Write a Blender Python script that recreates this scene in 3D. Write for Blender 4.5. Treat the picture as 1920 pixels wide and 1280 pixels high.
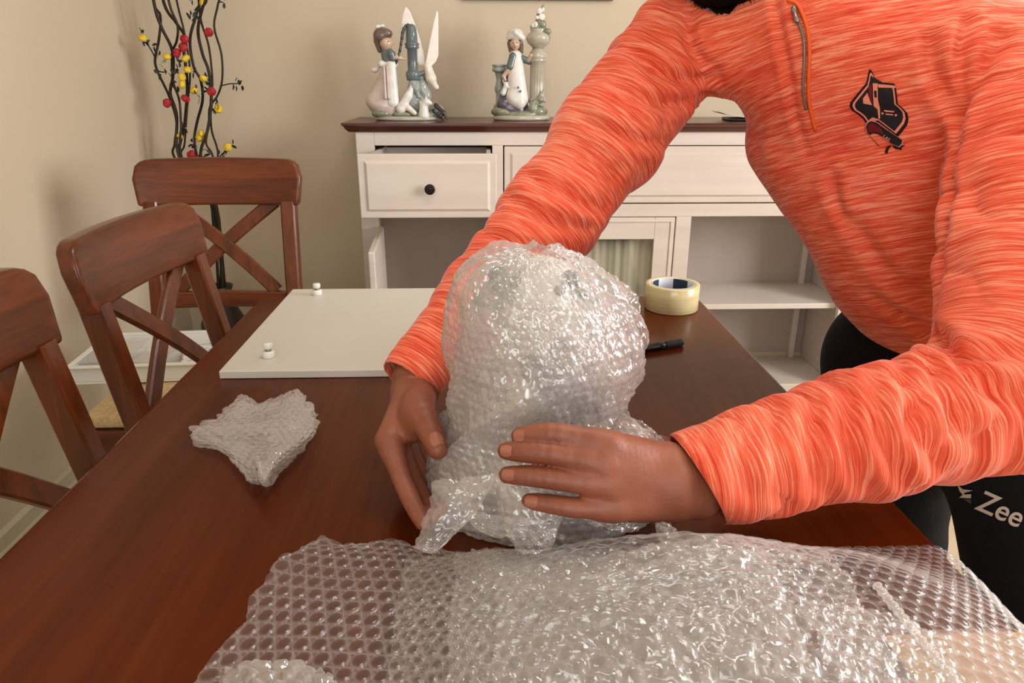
import bpy, bmesh, math, random
import numpy as np
from mathutils import Vector, Matrix
from mathutils.bvhtree import BVHTree

for o in list(bpy.data.objects):
    bpy.data.objects.remove(o, do_unlink=True)
scene = bpy.context.scene
COL = scene.collection
random.seed(7)
rng = np.random.default_rng(7)

# ------------------------------------------------------------------ camera
TT = 0.78                      # table top height
CH = TT + 0.406                # camera height
FPX = 1365.0                   # focal length in pixels of a 1920 px wide frame
PITCH = math.atan((640 - 142) / FPX)
YAW = math.atan((960 - 908) / FPX * math.cos(PITCH))
ROLL = math.radians(0.12)
_fw = np.array([math.sin(YAW) * math.cos(PITCH), math.cos(YAW) * math.cos(PITCH), -math.sin(PITCH)])
_rt0 = np.array([math.cos(YAW), -math.sin(YAW), 0.0])
_up0 = np.cross(_rt0, _fw)
_rt = _rt0 * math.cos(ROLL) + _up0 * math.sin(ROLL)
_up = _up0 * math.cos(ROLL) - _rt0 * math.sin(ROLL)
CAM = np.array([0.0, 0.0, CH])
cd = bpy.data.cameras.new('camera')
cd.sensor_fit = 'HORIZONTAL'; cd.sensor_width = 36.0; cd.lens = FPX / 1920 * 36.0
cd.clip_start = 0.02
cam = bpy.data.objects.new('camera', cd); COL.objects.link(cam)
cam.matrix_world = Matrix(((_rt[0], _up[0], -_fw[0], 0), (_rt[1], _up[1], -_fw[1], 0), (_rt[2], _up[2], -_fw[2], CH), (0, 0, 0, 1)))
scene.camera = cam

def ray(x, y): return _rt * ((x - 960) / FPX) - _up * ((y - 640) / FPX) + _fw
def at(x, y, d): return CAM + d * ray(x, y)                         # measured point at distance d along the view axis
def at_y(x, y, Y): r = ray(x, y); return CAM + r * (Y / r[1])
def at_z(x, y, z): r = ray(x, y); return CAM + r * ((z - CH) / r[2])

# ------------------------------------------------------------------ world, lights, exposure
w = bpy.data.worlds.new('world'); scene.world = w; w.use_nodes = True
w.node_tree.nodes['Background'].inputs[0].default_value = (0.80, 0.90, 1.0, 1)
w.node_tree.nodes['Background'].inputs[1].default_value = 1.0
scene.view_settings.view_transform = 'Standard'
scene.view_settings.look = 'None'
scene.view_settings.gamma = 1.0
scene.view_settings.use_curve_mapping = False
scene.view_settings.exposure = 0.0
scene.cycles.transparent_max_bounces = 12
scene.cycles.max_bounces = 6
scene.cycles.diffuse_bounces = 3
scene.cycles.glossy_bounces = 3
scene.cycles.caustics_reflective = False
scene.cycles.caustics_refractive = False

def area(name, loc, target, sx, sy, power, col):
    l = bpy.data.lights.new(name, 'AREA'); l.shape = 'RECTANGLE'; l.size = sx; l.size_y = sy
    l.energy = power; l.color = col
    o = bpy.data.objects.new(name, l); COL.objects.link(o); o.location = loc
    o.rotation_euler = (Vector(target) - Vector(loc)).to_track_quat('-Z', 'Y').to_euler()
    return o
# daylight entering through the two windows of the room (behind and to the right of the camera)
area('daylight_front', (0.05, -1.95, 1.55), (0.45, 1.0, 1.15), 1.6, 1.3, 29, (1.0, 0.98, 0.95))
area('daylight_right', (2.75, 0.45, 1.62), (-1.2, 0.75, 1.30), 1.3, 1.3, 90, (1.0, 0.98, 0.97))
# the ceiling lamp over the table
area('ceiling_lamp_light', (0.30, 1.05, 2.47), (0.30, 1.05, 0.0), 0.52, 0.52, 9, (1.0, 0.98, 0.95))

# ------------------------------------------------------------------ materials
MATS = {}
def srgb(r, g, b):
    f = lambda c: (c / 255 / 12.92) if c / 255 <= 0.04045 else ((c / 255 + 0.055) / 1.055) ** 2.4
    return (f(r), f(g), f(b), 1.0)

class NT:
    def __init__(s, name):
        s.m = bpy.data.materials.new(name); s.m.use_nodes = True
        s.t = s.m.node_tree; s.t.nodes.clear()
        s.out = s.n('ShaderNodeOutputMaterial')
    def n(s, typ, **kw):
        nd = s.t.nodes.new(typ)
        for k, v in kw.items():
            if k.startswith('i_'):
                key = k[2:]; key = int(key) if key.isdigit() else key.replace('_', ' ')
                nd.inputs[key].default_value = v
            else: setattr(nd, k, v)
        return nd
    def l(s, a, ao, b, bi): s.t.links.new(a.outputs[ao], b.inputs[bi])
    def ramp(s, src, so, stops):
        r = s.n('ShaderNodeValToRGB'); s.l(src, so, r, 0)
        el = r.color_ramp.elements
        while len(el) < len(stops): el.new(0.5)
        for e, (p, c) in zip(el, stops): e.position = p; e.color = c
        return r

def coords(nt, scale, kind='Object', attr=None):
    if attr:
        tc = nt.n('ShaderNodeAttribute', attribute_name=attr); o = 'Vector'
    else:
        tc = nt.n('ShaderNodeTexCoord'); o = kind
    mp = nt.n('ShaderNodeMapping'); mp.inputs['Scale'].default_value = scale
    nt.l(tc, o, mp, 'Vector'); return mp

def mat(name, c1, c2=None, rough=0.5, scale=(8, 8, 8), detail=4, bump=0.0, bscale=None, spec=0.5, metal=0.0, coat=0.0, attr=None, lo=0.35, hi=0.65, sss=0.0, emit=0.0):
    if name in MATS: return MATS[name]
    nt = NT(name); b = nt.n('ShaderNodeBsdfPrincipled', i_Roughness=rough, i_Metallic=metal)
    b.inputs['Specular IOR Level'].default_value = spec
    b.inputs['Coat Weight'].default_value = coat; b.inputs['Coat Roughness'].default_value = 0.12
    mp = coords(nt, scale, attr=attr)
    nz = nt.n('ShaderNodeTexNoise', i_Scale=1.0, i_Detail=detail); nt.l(mp, 0, nz, 'Vector')
    r = nt.ramp(nz, 0, [(lo, c1), (hi, c2 or tuple(min(1, x * 1.08) for x in c1[:3]) + (1,))])
    nt.l(r, 0, b, 'Base Color')
    if bump:
        n2 = nz
        if bscale:
            m2 = coords(nt, bscale, attr=attr); n2 = nt.n('ShaderNodeTexNoise', i_Scale=1.0, i_Detail=3); nt.l(m2, 0, n2, 'Vector')
        bp = nt.n('ShaderNodeBump', i_Strength=bump, i_Distance=0.004); nt.l(n2, 0, bp, 'Height'); nt.l(bp, 0, b, 'Normal')
    if sss:
        b.inputs['Subsurface Weight'].default_value = sss
        b.inputs['Subsurface Radius'].default_value = (0.010, 0.004, 0.002); b.inputs['Subsurface Scale'].default_value = 0.6
    if emit:
        b.inputs['Emission Color'].default_value = c1; b.inputs['Emission Strength'].default_value = emit
    nt.l(b, 0, nt.out, 0); MATS[name] = nt.m
    return nt.m

def wood(name, dark, mid, light, axis, rough=0.3, coat=0.25, fs=1.0, spec=0.5):
    # axis: index of the grain direction
    nt = NT(name); b = nt.n('ShaderNodeBsdfPrincipled', i_Roughness=rough)
    b.inputs['Coat Weight'].default_value = coat; b.inputs['Coat Roughness'].default_value = 0.18; b.inputs['Specular IOR Level'].default_value = spec
    sc = [22 * fs] * 3; sc[axis] = 1.6 * fs
    mp = coords(nt, sc)
    n1 = nt.n('ShaderNodeTexNoise', i_Scale=1.0, i_Detail=6, i_Roughness=0.6, i_Distortion=0.4); nt.l(mp, 0, n1, 'Vector')
    sc2 = [150 * fs] * 3; sc2[axis] = 6 * fs
    mp2 = coords(nt, sc2)
    n2 = nt.n('ShaderNodeTexNoise', i_Scale=1.0, i_Detail=3); nt.l(mp2, 0, n2, 'Vector')
    mx = nt.n('ShaderNodeMath', operation='MULTIPLY_ADD'); nt.l(n2, 0, mx, 0); mx.inputs[1].default_value = 0.45; nt.l(n1, 0, mx, 2)
    r = nt.ramp(mx, 0, [(0.45, dark), (0.68, mid), (0.95, light)]); nt.l(r, 0, b, 'Base Color')
    bp = nt.n('ShaderNodeBump', i_Strength=0.06, i_Distance=0.002); nt.l(n2, 0, bp, 'Height'); nt.l(bp, 0, b, 'Normal')
    nt.l(b, 0, nt.out, 0); MATS[name] = nt.m
    return nt.m

def film(name, a0, a1, rough=0.16, tint=(0.93, 0.90, 0.88, 1), gl=1.0, rim=0.0):
    # thin clear plastic: mostly lets light through, a little milky, glossy skin
    nt = NT(name)
    tr = nt.n('ShaderNodeBsdfTransparent'); tr.inputs[0].default_value = (0.985, 0.98, 0.975, 1)
    df = nt.n('ShaderNodeBsdfDiffuse'); df.inputs[0].default_value = tint
    tl = nt.n('ShaderNodeBsdfTranslucent'); tl.inputs[0].default_value = tint
    m0 = nt.n('ShaderNodeMixShader'); m0.inputs[0].default_value = 0.4; nt.l(df, 0, m0, 1); nt.l(tl, 0, m0, 2)
    lw = nt.n('ShaderNodeLayerWeight', i_Blend=0.5)
    p2 = nt.n('ShaderNodeMath', operation='POWER'); nt.l(lw, 'Facing', p2, 0); p2.inputs[1].default_value = 2.0
    ma = nt.n('ShaderNodeMath', operation='MULTIPLY_ADD'); nt.l(p2, 0, ma, 0); ma.inputs[1].default_value = a1
    hz_ = nt.n('ShaderNodeAttribute', attribute_name='haze')                # welded, milky rims round the bubbles
    mh = nt.n('ShaderNodeMath', operation='MULTIPLY_ADD'); nt.l(hz_, 'Fac', mh, 0); mh.inputs[1].default_value = rim; mh.inputs[2].default_value = a0; nt.l(mh, 0, ma, 2); ma.use_clamp = True
    m1 = nt.n('ShaderNodeMixShader'); nt.l(ma, 0, m1, 0); nt.l(tr, 0, m1, 1); nt.l(m0, 0, m1, 2)
    g = nt.n('ShaderNodeBsdfGlossy', i_Roughness=rough); g.inputs[0].default_value = (1, 1, 1, 1)
    p4 = nt.n('ShaderNodeMath', operation='POWER'); nt.l(lw, 'Facing', p4, 0); p4.inputs[1].default_value = 4.0
    mg = nt.n('ShaderNodeMath', operation='MULTIPLY_ADD'); nt.l(p4, 0, mg, 0); mg.inputs[1].default_value = 0.7 * gl; mg.inputs[2].default_value = 0.055 * gl; mg.use_clamp = True
    m2 = nt.n('ShaderNodeMixShader'); nt.l(mg, 0, m2, 0); nt.l(m1, 0, m2, 1); nt.l(g, 0, m2, 2)
    nt.l(m2, 0, nt.out, 0); MATS[name] = nt.m
    return nt.m

M_wall = mat('wall_paint', srgb(206, 191, 167), srgb(212, 197, 173), 0.75, (1.5, 1.5, 1.5), 3, 0.05, (90, 90, 90), spec=0.25)
M_ceil = mat('ceiling_paint', srgb(226, 220, 208), None, 0.8)
M_floor = mat('floor_tile', srgb(176, 156, 128), srgb(196, 178, 150), 0.35, (6, 6, 6), 8)
M_base = mat('baseboard_paint', srgb(200, 190, 168), srgb(208, 198, 176), 0.45, (4, 4, 4))
M_white = mat('white_paint', srgb(212, 200, 190), srgb(220, 209, 199), 0.4, (3, 3, 22), 3, 0.04, (40, 40, 40))
M_back = mat('white_back_board', srgb(176, 164, 156), srgb(184, 172, 164), 0.5, (5, 5, 5))
M_table = wood('table_veneer', srgb(66, 22, 2), srgb(78, 28, 4), srgb(90, 36, 7), 1, 0.19, 0.0, spec=0.15)
M_chair = wood('chair_wood', srgb(66, 28, 9), srgb(90, 41, 15), srgb(118, 54, 22), 0, 0.28, 0.22, 1.3, 0.35)
M_chairz = wood('chair_wood_upright', srgb(64, 27, 8), srgb(88, 40, 14), srgb(116, 53, 21), 2, 0.28, 0.22, 1.3, 0.35)
M_top = wood('sideboard_top_wood', srgb(58, 20, 12), srgb(78, 28, 18), srgb(96, 40, 26), 0, 0.3, 0.3)
M_knob = mat('dark_bronze', srgb(34, 27, 22), srgb(52, 42, 34), 0.35, (60, 60, 60), metal=0.7)
M_cush = mat('beige_cushion_cloth', srgb(196, 168, 122), srgb(214, 188, 142), 0.9, (120, 120, 120), 2, 0.3)
M_dark = mat('black_plastic', srgb(14, 14, 15), srgb(22, 22, 24), 0.35, (30, 30, 30))
M_skin = mat('skin', srgb(128, 70, 49), srgb(146, 84, 60), 0.5, (28, 28, 28), 5, 0.12, (260, 260, 260))
M_nail = mat('fingernail', srgb(156, 94, 74), srgb(166, 104, 84), 0.3, (60, 60, 60))
M_hair = mat('black_hair', srgb(6, 5, 5), srgb(12, 10, 9), 0.8, (200, 200, 20), spec=0.1)
M_pants = mat('black_trouser_cloth', srgb(9, 9, 14), srgb(15, 15, 22), 0.85, (300, 300, 300), 2, 0.2, spec=0.2)
M_print = mat('pale_print', srgb(196, 184, 172), None, 0.6)
M_shoe = mat('shoe_leather', srgb(20, 20, 22), None, 0.5)
M_tape = mat('packing_tape', srgb(206, 188, 138), srgb(222, 206, 160), 0.18, (3, 3, 240), 2)
M_core = mat('tape_core_card', srgb(196, 202, 212), None, 0.6)
M_blue = mat('dark_blue_print', srgb(28, 48, 66), None, 0.6)
M_card = mat('cardboard', srgb(178, 142, 98), srgb(190, 154, 110), 0.85, (10, 90, 10), 3)
M_panel = mat('white_panel_laminate', srgb(202, 197, 187), srgb(208, 203, 193), 0.42, (2, 2, 2))
M_plast = mat('white_plastic', srgb(224, 222, 212), None, 0.35)
M_steel = mat('steel', srgb(150, 146, 140), None, 0.3, metal=0.9)
M_glass = film('door_glass', 0.02, 0.0, 0.03)
M_film = film('bubble_film', 0.05, 0.22, 0.10, gl=0.45, rim=0.26)
M_film2 = film('bubble_film_layered', 0.15, 0.45, 0.12, gl=1.6, rim=0.12)
M_pack = film('package_film', 0.18, 0.45, 0.11, tint=(0.95, 0.90, 0.88, 1), gl=1.5, rim=0.12)
M_filmw = film('bubble_film_bunched', 0.28, 0.55, 0.14, gl=2.0)

def shirt_mat():
    nt = NT('orange_heather_jersey'); b = nt.n('ShaderNodeBsdfPrincipled', i_Roughness=0.8)
    b.inputs['Specular IOR Level'].default_value = 0.15
    b.inputs['Sheen Weight'].default_value = 0.2; b.inputs['Sheen Roughness'].default_value = 0.4
    def col(attr):
        a = nt.n('ShaderNodeAttribute', attribute_name=attr)
        def nz(sc, d, dist=0.0):
            mp = nt.n('ShaderNodeMapping'); mp.inputs['Scale'].default_value = sc; nt.l(a, 'Vector', mp, 'Vector')
            n = nt.n('ShaderNodeTexNoise', i_Scale=1.0, i_Detail=d, i_Roughness=0.6, i_Distortion=dist); nt.l(mp, 0, n, 'Vector'); return n
        n1 = nz((760, 34, 34), 3, 0.15); n2 = nz((300, 16, 16), 2); n3 = nz((10, 10, 10), 2)
        m = nt.n('ShaderNodeMath', operation='MULTIPLY_ADD'); nt.l(n2, 0, m, 0); m.inputs[1].default_value = 0.55; nt.l(n1, 0, m, 2)
        m2 = nt.n('ShaderNodeMath', operation='MULTIPLY_ADD'); nt.l(n3, 0, m2, 0); m2.inputs[1].default_value = 0.22; nt.l(m, 0, m2, 2)
        r = nt.ramp(m2, 0, [(0.64, srgb(196, 58, 41)), (0.80, srgb(224, 87, 59)), (0.94, srgb(237, 114, 84)), (1.0, srgb(245, 148, 119))])
        return r, n1
    r1, n1 = col('fab'); r2, n2 = col('fab2')
    wt = nt.n('ShaderNodeAttribute', attribute_name='torso')
    mx = nt.n('ShaderNodeMixRGB'); nt.l(wt, 'Fac', mx, 0); nt.l(r2, 0, mx, 1); nt.l(r1, 0, mx, 2); nt.l(mx, 0, b, 'Base Color')
    bp = nt.n('ShaderNodeBump', i_Strength=0.12, i_Distance=0.001); nt.l(mx, 0, bp, 'Height'); nt.l(bp, 0, b, 'Normal')
    nt.l(b, 0, nt.out, 0); return nt.m
M_shirt = shirt_mat()

# ------------------------------------------------------------------ object helpers
def mesh_np(name, V, F, smooth=True):
    me = bpy.data.meshes.new(name)
    V = np.asarray(V, np.float32)
    if isinstance(F, np.ndarray):
        n, k = F.shape
        me.vertices.add(len(V)); me.vertices.foreach_set('co', V.ravel())
        me.loops.add(n * k); me.loops.foreach_set('vertex_index', F.ravel().astype(np.int32))
        me.polygons.add(n); me.polygons.foreach_set('loop_start', np.arange(0, n * k, k, dtype=np.int32))
        try: me.polygons.foreach_set('loop_total', np.full(n, k, np.int32))
        except Exception: pass
    else:
        me.from_pydata([tuple(v) for v in V.tolist()], [], [tuple(f) for f in F])
    me.update(calc_edges=True); me.validate()
    me.polygons.foreach_set('use_smooth', np.full(len(me.polygons), smooth, bool))
    return me

def thing(name, label, cat, loc=(0, 0, 0), rotz=0.0, group=None, scale=1.0):
    o = bpy.data.objects.new(name, None); COL.objects.link(o); o.empty_display_size = 0.05
    o.location = Vector(loc); o.rotation_euler = (0, 0, rotz); o.scale = (scale,) * 3
    tag(o, label, cat, group); return o
def tag(o, label=None, cat=None, group=None, kind=None):
    if label: o['label'] = label
    if cat: o['category'] = cat
    if group: o['group'] = group
    if kind: o['kind'] = kind
    return o
def obj(name, me, m, parent=None, world=False, label=None):
    """one mesh object; world=True: coordinates are world ones although it has a parent"""
    o = bpy.data.objects.new(name, me); COL.objects.link(o)
    ms = m if isinstance(m, (list, tuple)) else [m]
    if len(me.materials) == 0:
        for q in ms: me.materials.append(q)
    if parent:
        o.parent = parent
        if world:
            p = parent                                  # mesh parents made this way already sit in world coordinates
            if p.type == 'EMPTY':
                o.matrix_parent_inverse = (Matrix.Translation(p.location) @ p.rotation_euler.to_matrix().to_4x4() @ Matrix.Diagonal((*p.scale, 1))).inverted()
    if label: o['label'] = label
    return o
def bm_mesh(bm, name, smooth=False):
    me = bpy.data.meshes.new(name); bm.normal_update(); bm.to_mesh(me); bm.free()
    if smooth: me.polygons.foreach_set('use_smooth', np.full(len(me.polygons), True, bool))
    return me
def box_bm(bm, lo, hi, bev=0.0, seg=2):
    r = bmesh.ops.create_cube(bm, size=1.0); vs = r['verts']
    lo = Vector(lo); hi = Vector(hi); c = (lo + hi) / 2; s = hi - lo
    for v in vs: v.co = Vector((v.co.x * s.x, v.co.y * s.y, v.co.z * s.z)) + c
    if bev:
        es = list({e for v in vs for e in v.link_edges})
        bmesh.ops.bevel(bm, geom=es, offset=bev, segments=seg, affect='EDGES', profile=0.5)
def box(name, lo, hi, m, parent=None, bev=0.002, world=False):
    bm = bmesh.new(); box_bm(bm, lo, hi, bev); return obj(name, bm_mesh(bm, name), m, parent, world)
def tube_mesh(name, pts, rad, sides=8, closed_ends=True):
    P = np.asarray(pts, float); n = len(P); R = np.full(n, rad) if np.isscalar(rad) else np.asarray(rad, float)
    T = np.gradient(P, axis=0); T /= np.linalg.norm(T, axis=1)[:, None] + 1e-12
    ref = np.array([0, 0, 1.0]) if abs(T[0][2]) < 0.9 else np.array([1.0, 0, 0])
    V = []; u = np.cross(T[0], ref); u /= np.linalg.norm(u)
    for i in range(n):
        u = u - T[i] * np.dot(u, T[i]); u /= np.linalg.norm(u); v = np.cross(T[i], u)
        for j in range(sides):
            a = 2 * math.pi * j / sides; V.append(P[i] + R[i] * (u * math.cos(a) + v * math.sin(a)))
    F = []
    for i in range(n - 1):
        for j in range(sides):
            j2 = (j + 1) % sides; F.append((i * sides + j, i * sides + j2, (i + 1) * sides + j2, (i + 1) * sides + j))
    if closed_ends:
        F.append(tuple(range(sides))[::-1]); F.append(tuple((n - 1) * sides + j for j in range(sides)))
    return mesh_np(name, V, F)
def smooth_path(pts, n=40):
    P = np.asarray(pts, float); m = len(P)
    Q = np.vstack([2 * P[0] - P[1], P, 2 * P[-1] - P[-2]]); out = []
    for t in np.linspace(0, m - 1, n):
        i = min(int(t), m - 2); f = t - i; a, b, c, d = Q[i], Q[i + 1], Q[i + 2], Q[i + 3]
        out.append(0.5 * (2 * b + (c - a) * f + (2 * a - 5 * b + 4 * c - d) * f * f + (3 * b - a - 3 * c + d) * f ** 3))
    return np.array(out)
def lathe_mesh(name, prof, n=32, flute=None):
    prof = np.asarray(prof, float); m = len(prof); V = []
    for r, z in prof:
        for j in range(n):
            a = 2 * math.pi * j / n; rr = r * (1 + (flute[1] * (abs(math.sin(a * flute[0] / 2)) - 1) if flute and flute[2] <= z <= flute[3] else 0))
            V.append((rr * math.cos(a), rr * math.sin(a), z))
    F = [(i * n + j, i * n + (j + 1) % n, (i + 1) * n + (j + 1) % n, (i + 1) * n + j) for i in range(m - 1) for j in range(n)]
    F.append(tuple(range(n))[::-1]); F.append(tuple((m - 1) * n + j for j in range(n)))
    return mesh_np(name, V, F)

# ------------------------------------------------------------------ numeric noise
def _hash(ix, iy, iz, s):
    h = (ix * 374761393 + iy * 668265263 + iz * 1440662683 + s * 974711) & 0xffffffff
    h = ((h ^ (h >> 13)) * 1274126177) & 0xffffffff
    return ((h ^ (h >> 16)) & 0xffff) / 65535.0
def vnoise(P, seed=0):
    P = np.asarray(P, float); I = np.floor(P).astype(np.int64); f = P - I; f = f * f * f * (f * (f * 6 - 15) + 10)
    out = 0
    for dx in (0, 1):
        for dy in (0, 1):
            for dz in (0, 1):
                wgt = (f[..., 0] if dx else 1 - f[..., 0]) * (f[..., 1] if dy else 1 - f[..., 1]) * (f[..., 2] if dz else 1 - f[..., 2])
                out = out + wgt * _hash(I[..., 0] + dx, I[..., 1] + dy, I[..., 2] + dz, seed)
    return out * 2 - 1
def fbm(P, oct=3, seed=0):
    s = 0; a = 1.0; t = 0
    for o in range(oct):
        s = s + a * vnoise(np.asarray(P) * 2 ** o + 17.3 * o, seed + o); t += a; a *= 0.5
    return s / t

# ------------------------------------------------------------------ smooth solids: distance field + surface nets
class Solid:
    def __init__(s, h): s.h = h; s.ops = []
    def cap(s, a, b, ra, rb=None, k=0.01):                     # tapered limb
        s.ops.append(('c', np.array(a, float), np.array(b, float), ra, ra if rb is None else rb, None, k, 1)); return s
    def ell(s, c, r, axes=None, k=0.01, sign=1):               # ellipsoid; axes = rows of unit vectors
        s.ops.append(('e', np.array(c, float), np.array(r, float), None if axes is None else np.array(axes, float), 0, None, k, sign)); return s
    def tor(s, a, b, u, A, B, k=0.02):                         # limb of elliptic section: A=(half width,half depth) at a, B at b
        s.ops.append(('t', np.array(a, float), np.array(b, float), A, B, np.array(u, float), k, 1)); return s
    def cut(s, a, b, ra, rb=None, k=0.004):
        s.ops.append(('c', np.array(a, float), np.array(b, float), ra, ra if rb is None else rb, None, k, -1)); return s
    def chain(s, pts, rad, k=0.01):
        for i in range(len(pts) - 1): s.cap(pts[i], pts[i + 1], rad[i], rad[i + 1], k)
        return s
    def bounds(s, op):
        if op[0] == 'e': r = max(op[2]); return op[1] - r, op[1] + r
        if op[0] == 'c': r = max(op[3], op[4])
        else: r = max(max(op[3]), max(op[4]))
        return np.minimum(op[1], op[2]) - r, np.maximum(op[1], op[2]) + r
    def build(s):
        h = s.h; B = [s.bounds(o) for o in s.ops if o[7] > 0]
        lo = np.min([b[0] for b in B], axis=0) - 3 * h - 0.01; hi = np.max([b[1] for b in B], axis=0) + 3 * h + 0.01
        n = np.ceil((hi - lo) / h).astype(int) + 1
        F = np.full(n, 1.0, np.float32)
        ax = [lo[i] + h * np.arange(n[i]) for i in range(3)]
        for op in s.ops:
            k = op[6]; b0, b1 = s.bounds(op); mg = k + 4 * h
            i0 = np.clip(np.floor((b0 - mg - lo) / h).astype(int), 0, n - 1); i1 = np.clip(np.ceil((b1 + mg - lo) / h).astype(int) + 1, 1, n)
            sl = tuple(slice(a, b) for a, b in zip(i0, i1))
            X = (ax[0][sl[0]][:, None, None].astype(np.float32), ax[1][sl[1]][None, :, None].astype(np.float32), ax[2][sl[2]][None, None, :].astype(np.float32))
            if op[0] == 'e':
                q = [X[i] - np.float32(op[1][i]) for i in range(3)]
                if op[3] is not None:
                    q = [sum(np.float32(op[3][j][i]) * q[i] for i in range(3)) for j in range(3)]
                r = op[2]
                k0 = np.sqrt(sum((q[i] / np.float32(r[i])) ** 2 for i in range(3)))
                k1 = np.sqrt(sum((q[i] / np.float32(r[i] ** 2)) ** 2 for i in range(3))) + 1e-6
                d = k0 * (k0 - 1) / k1
            else:
                a, b = op[1], op[2]; ab = b - a; L2 = max(ab @ ab, 1e-9)
                q = [X[i] - np.float32(a[i]) for i in range(3)]
                t = np.clip(sum(q[i] * np.float32(ab[i] / L2) for i in range(3)), 0, 1)
                q = [q[i] - t * np.float32(ab[i]) for i in range(3)]
                if op[0] == 'c':
                    d = np.sqrt(sum(c * c for c in q)) - (op[3] + t * (op[4] - op[3]))
                else:
                    wv = ab / math.sqrt(L2); u = op[5] - wv * (op[5] @ wv); u /= np.linalg.norm(u); v = np.cross(wv, u)
                    qu = sum(q[i] * np.float32(u[i]) for i in range(3)); qv = sum(q[i] * np.float32(v[i]) for i in range(3)); qw = sum(q[i] * np.float32(wv[i]) for i in range(3))
                    A = op[3][0] + t * (op[4][0] - op[3][0]); Bb = op[3][1] + t * (op[4][1] - op[3][1]); mn = np.minimum(A, Bb)
                    k0 = np.sqrt((qu / A) ** 2 + (qv / Bb) ** 2 + (qw / mn) ** 2)
                    k1 = np.sqrt((qu / A ** 2) ** 2 + (qv / Bb ** 2) ** 2 + (qw / mn ** 2) ** 2) + 1e-6
                    d = k0 * (k0 - 1) / k1
            d = d.astype(np.float32)
            if op[7] > 0:
                f = F[sl]; hh = np.maximum(k - np.abs(f - d), 0) / k
                F[sl] = np.minimum(f, d) - hh * hh * k * 0.25
            else:
                f = F[sl]; d = -d; hh = np.maximum(k - np.abs(f - d), 0) / k
                F[sl] = np.maximum(f, d) + hh * hh * k * 0.25
        return surfnet(F, lo, h)
    def mesh(s, name):
        V, Q = s.build(); return mesh_np(name, V, Q)

def surfnet(F, lo, h):
    S = F < 0; nx, ny, nz = F.shape
    cnt = np.zeros((nx - 1, ny - 1, nz - 1), np.int8)
    for dx in (0, 1):
        for dy in (0, 1):
            for dz in (0, 1): cnt += S[dx:nx - 1 + dx, dy:ny - 1 + dy, dz:nz - 1 + dz]
    act = (cnt > 0) & (cnt < 8)
    ids = np.argwhere(act); idx = np.full(act.shape, -1, np.int32); idx[act] = np.arange(len(ids))
    acc = np.zeros((len(ids), 3)); num = np.zeros(len(ids))
    C = [(a, b, c) for a in (0, 1) for b in (0, 1) for c in (0, 1)]
    for p in C:
        for axis in range(3):
            if p[axis]: continue
            q = list(p); q[axis] = 1
            fa = F[ids[:, 0] + p[0], ids[:, 1] + p[1], ids[:, 2] + p[2]]; fb = F[ids[:, 0] + q[0], ids[:, 1] + q[1], ids[:, 2] + q[2]]
            m = (fa < 0) != (fb < 0)
            t = np.where(m, fa / np.where(m, fa - fb, 1), 0)
            pt = np.array(p, float)[None] + t[:, None] * (np.array(q) - np.array(p))[None]
            acc[m] += pt[m]; num[m] += 1
    V = lo + h * (ids + acc / num[:, None])
    Q = []
    for axis in range(3):
        a = np.take(S, range(S.shape[axis] - 1), axis); b = np.take(S, range(1, S.shape[axis]), axis)
        E = np.argwhere(a != b); u, v = (axis + 1) % 3, (axis + 2) % 3
        ok = (E[:, u] > 0) & (E[:, v] > 0) & (E[:, u] < act.shape[u]) & (E[:, v] < act.shape[v]); E = E[ok]
        def at_(du, dv):
            G = E.copy(); G[:, u] += du; G[:, v] += dv; return idx[G[:, 0], G[:, 1], G[:, 2]]
        q = np.stack([at_(-1, -1), at_(0, -1), at_(0, 0), at_(-1, 0)], 1)
        flip = ~a[E[:, 0], E[:, 1], E[:, 2]]
        q[flip] = q[flip][:, ::-1]; Q.append(q)
    Q = np.vstack(Q); Q = Q[(Q >= 0).all(1)]
    return V, Q
# ------------------------------------------------------------------ the room
XL, XR, YF, YB, ZC = -1.20, 2.80, -2.00, 2.85, 2.50
def wall_mesh(name, boxes, m):
    bm = bmesh.new()
    for lo, hi in boxes: box_bm(bm, lo, hi)
    return tag(obj(name, bm_mesh(bm, name), m), kind='structure')
T_ = 0.12
wall_mesh('floor', [((XL - T_, YF - T_, -0.1), (XR + T_, YB + T_, 0))], M_floor)
wall_mesh('ceiling', [((XL - T_, YF - T_, ZC), (XR + T_, YB + T_, ZC + 0.1))], M_ceil)
wall_mesh('wall_left', [((XL - T_, YF - T_, 0), (XL, YB + T_, ZC))], M_wall)
wall_mesh('wall_back', [((XL, YB, 0), (XR, YB + T_, ZC))], M_wall)
wx0, wx1, wz0, wz1 = -0.80, 0.90, 0.85, 2.25
wall_mesh('wall_front', [((XL, YF - T_, 0), (wx0, YF, ZC)), ((wx1, YF - T_, 0), (XR, YF, ZC)), ((wx0, YF - T_, 0), (wx1, YF, wz0)), ((wx0, YF - T_, wz1), (wx1, YF, ZC))], M_wall)
vy0, vy1 = -0.25, 1.15
wall_mesh('wall_right', [((XR, YF - T_, 0), (XR + T_, vy0, ZC)), ((XR, vy1, 0), (XR + T_, YB + T_, ZC)), ((XR, vy0, 0), (XR + T_, vy1, wz0)), ((XR, vy0, wz1), (XR + T_, vy1, ZC))], M_wall)
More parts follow.
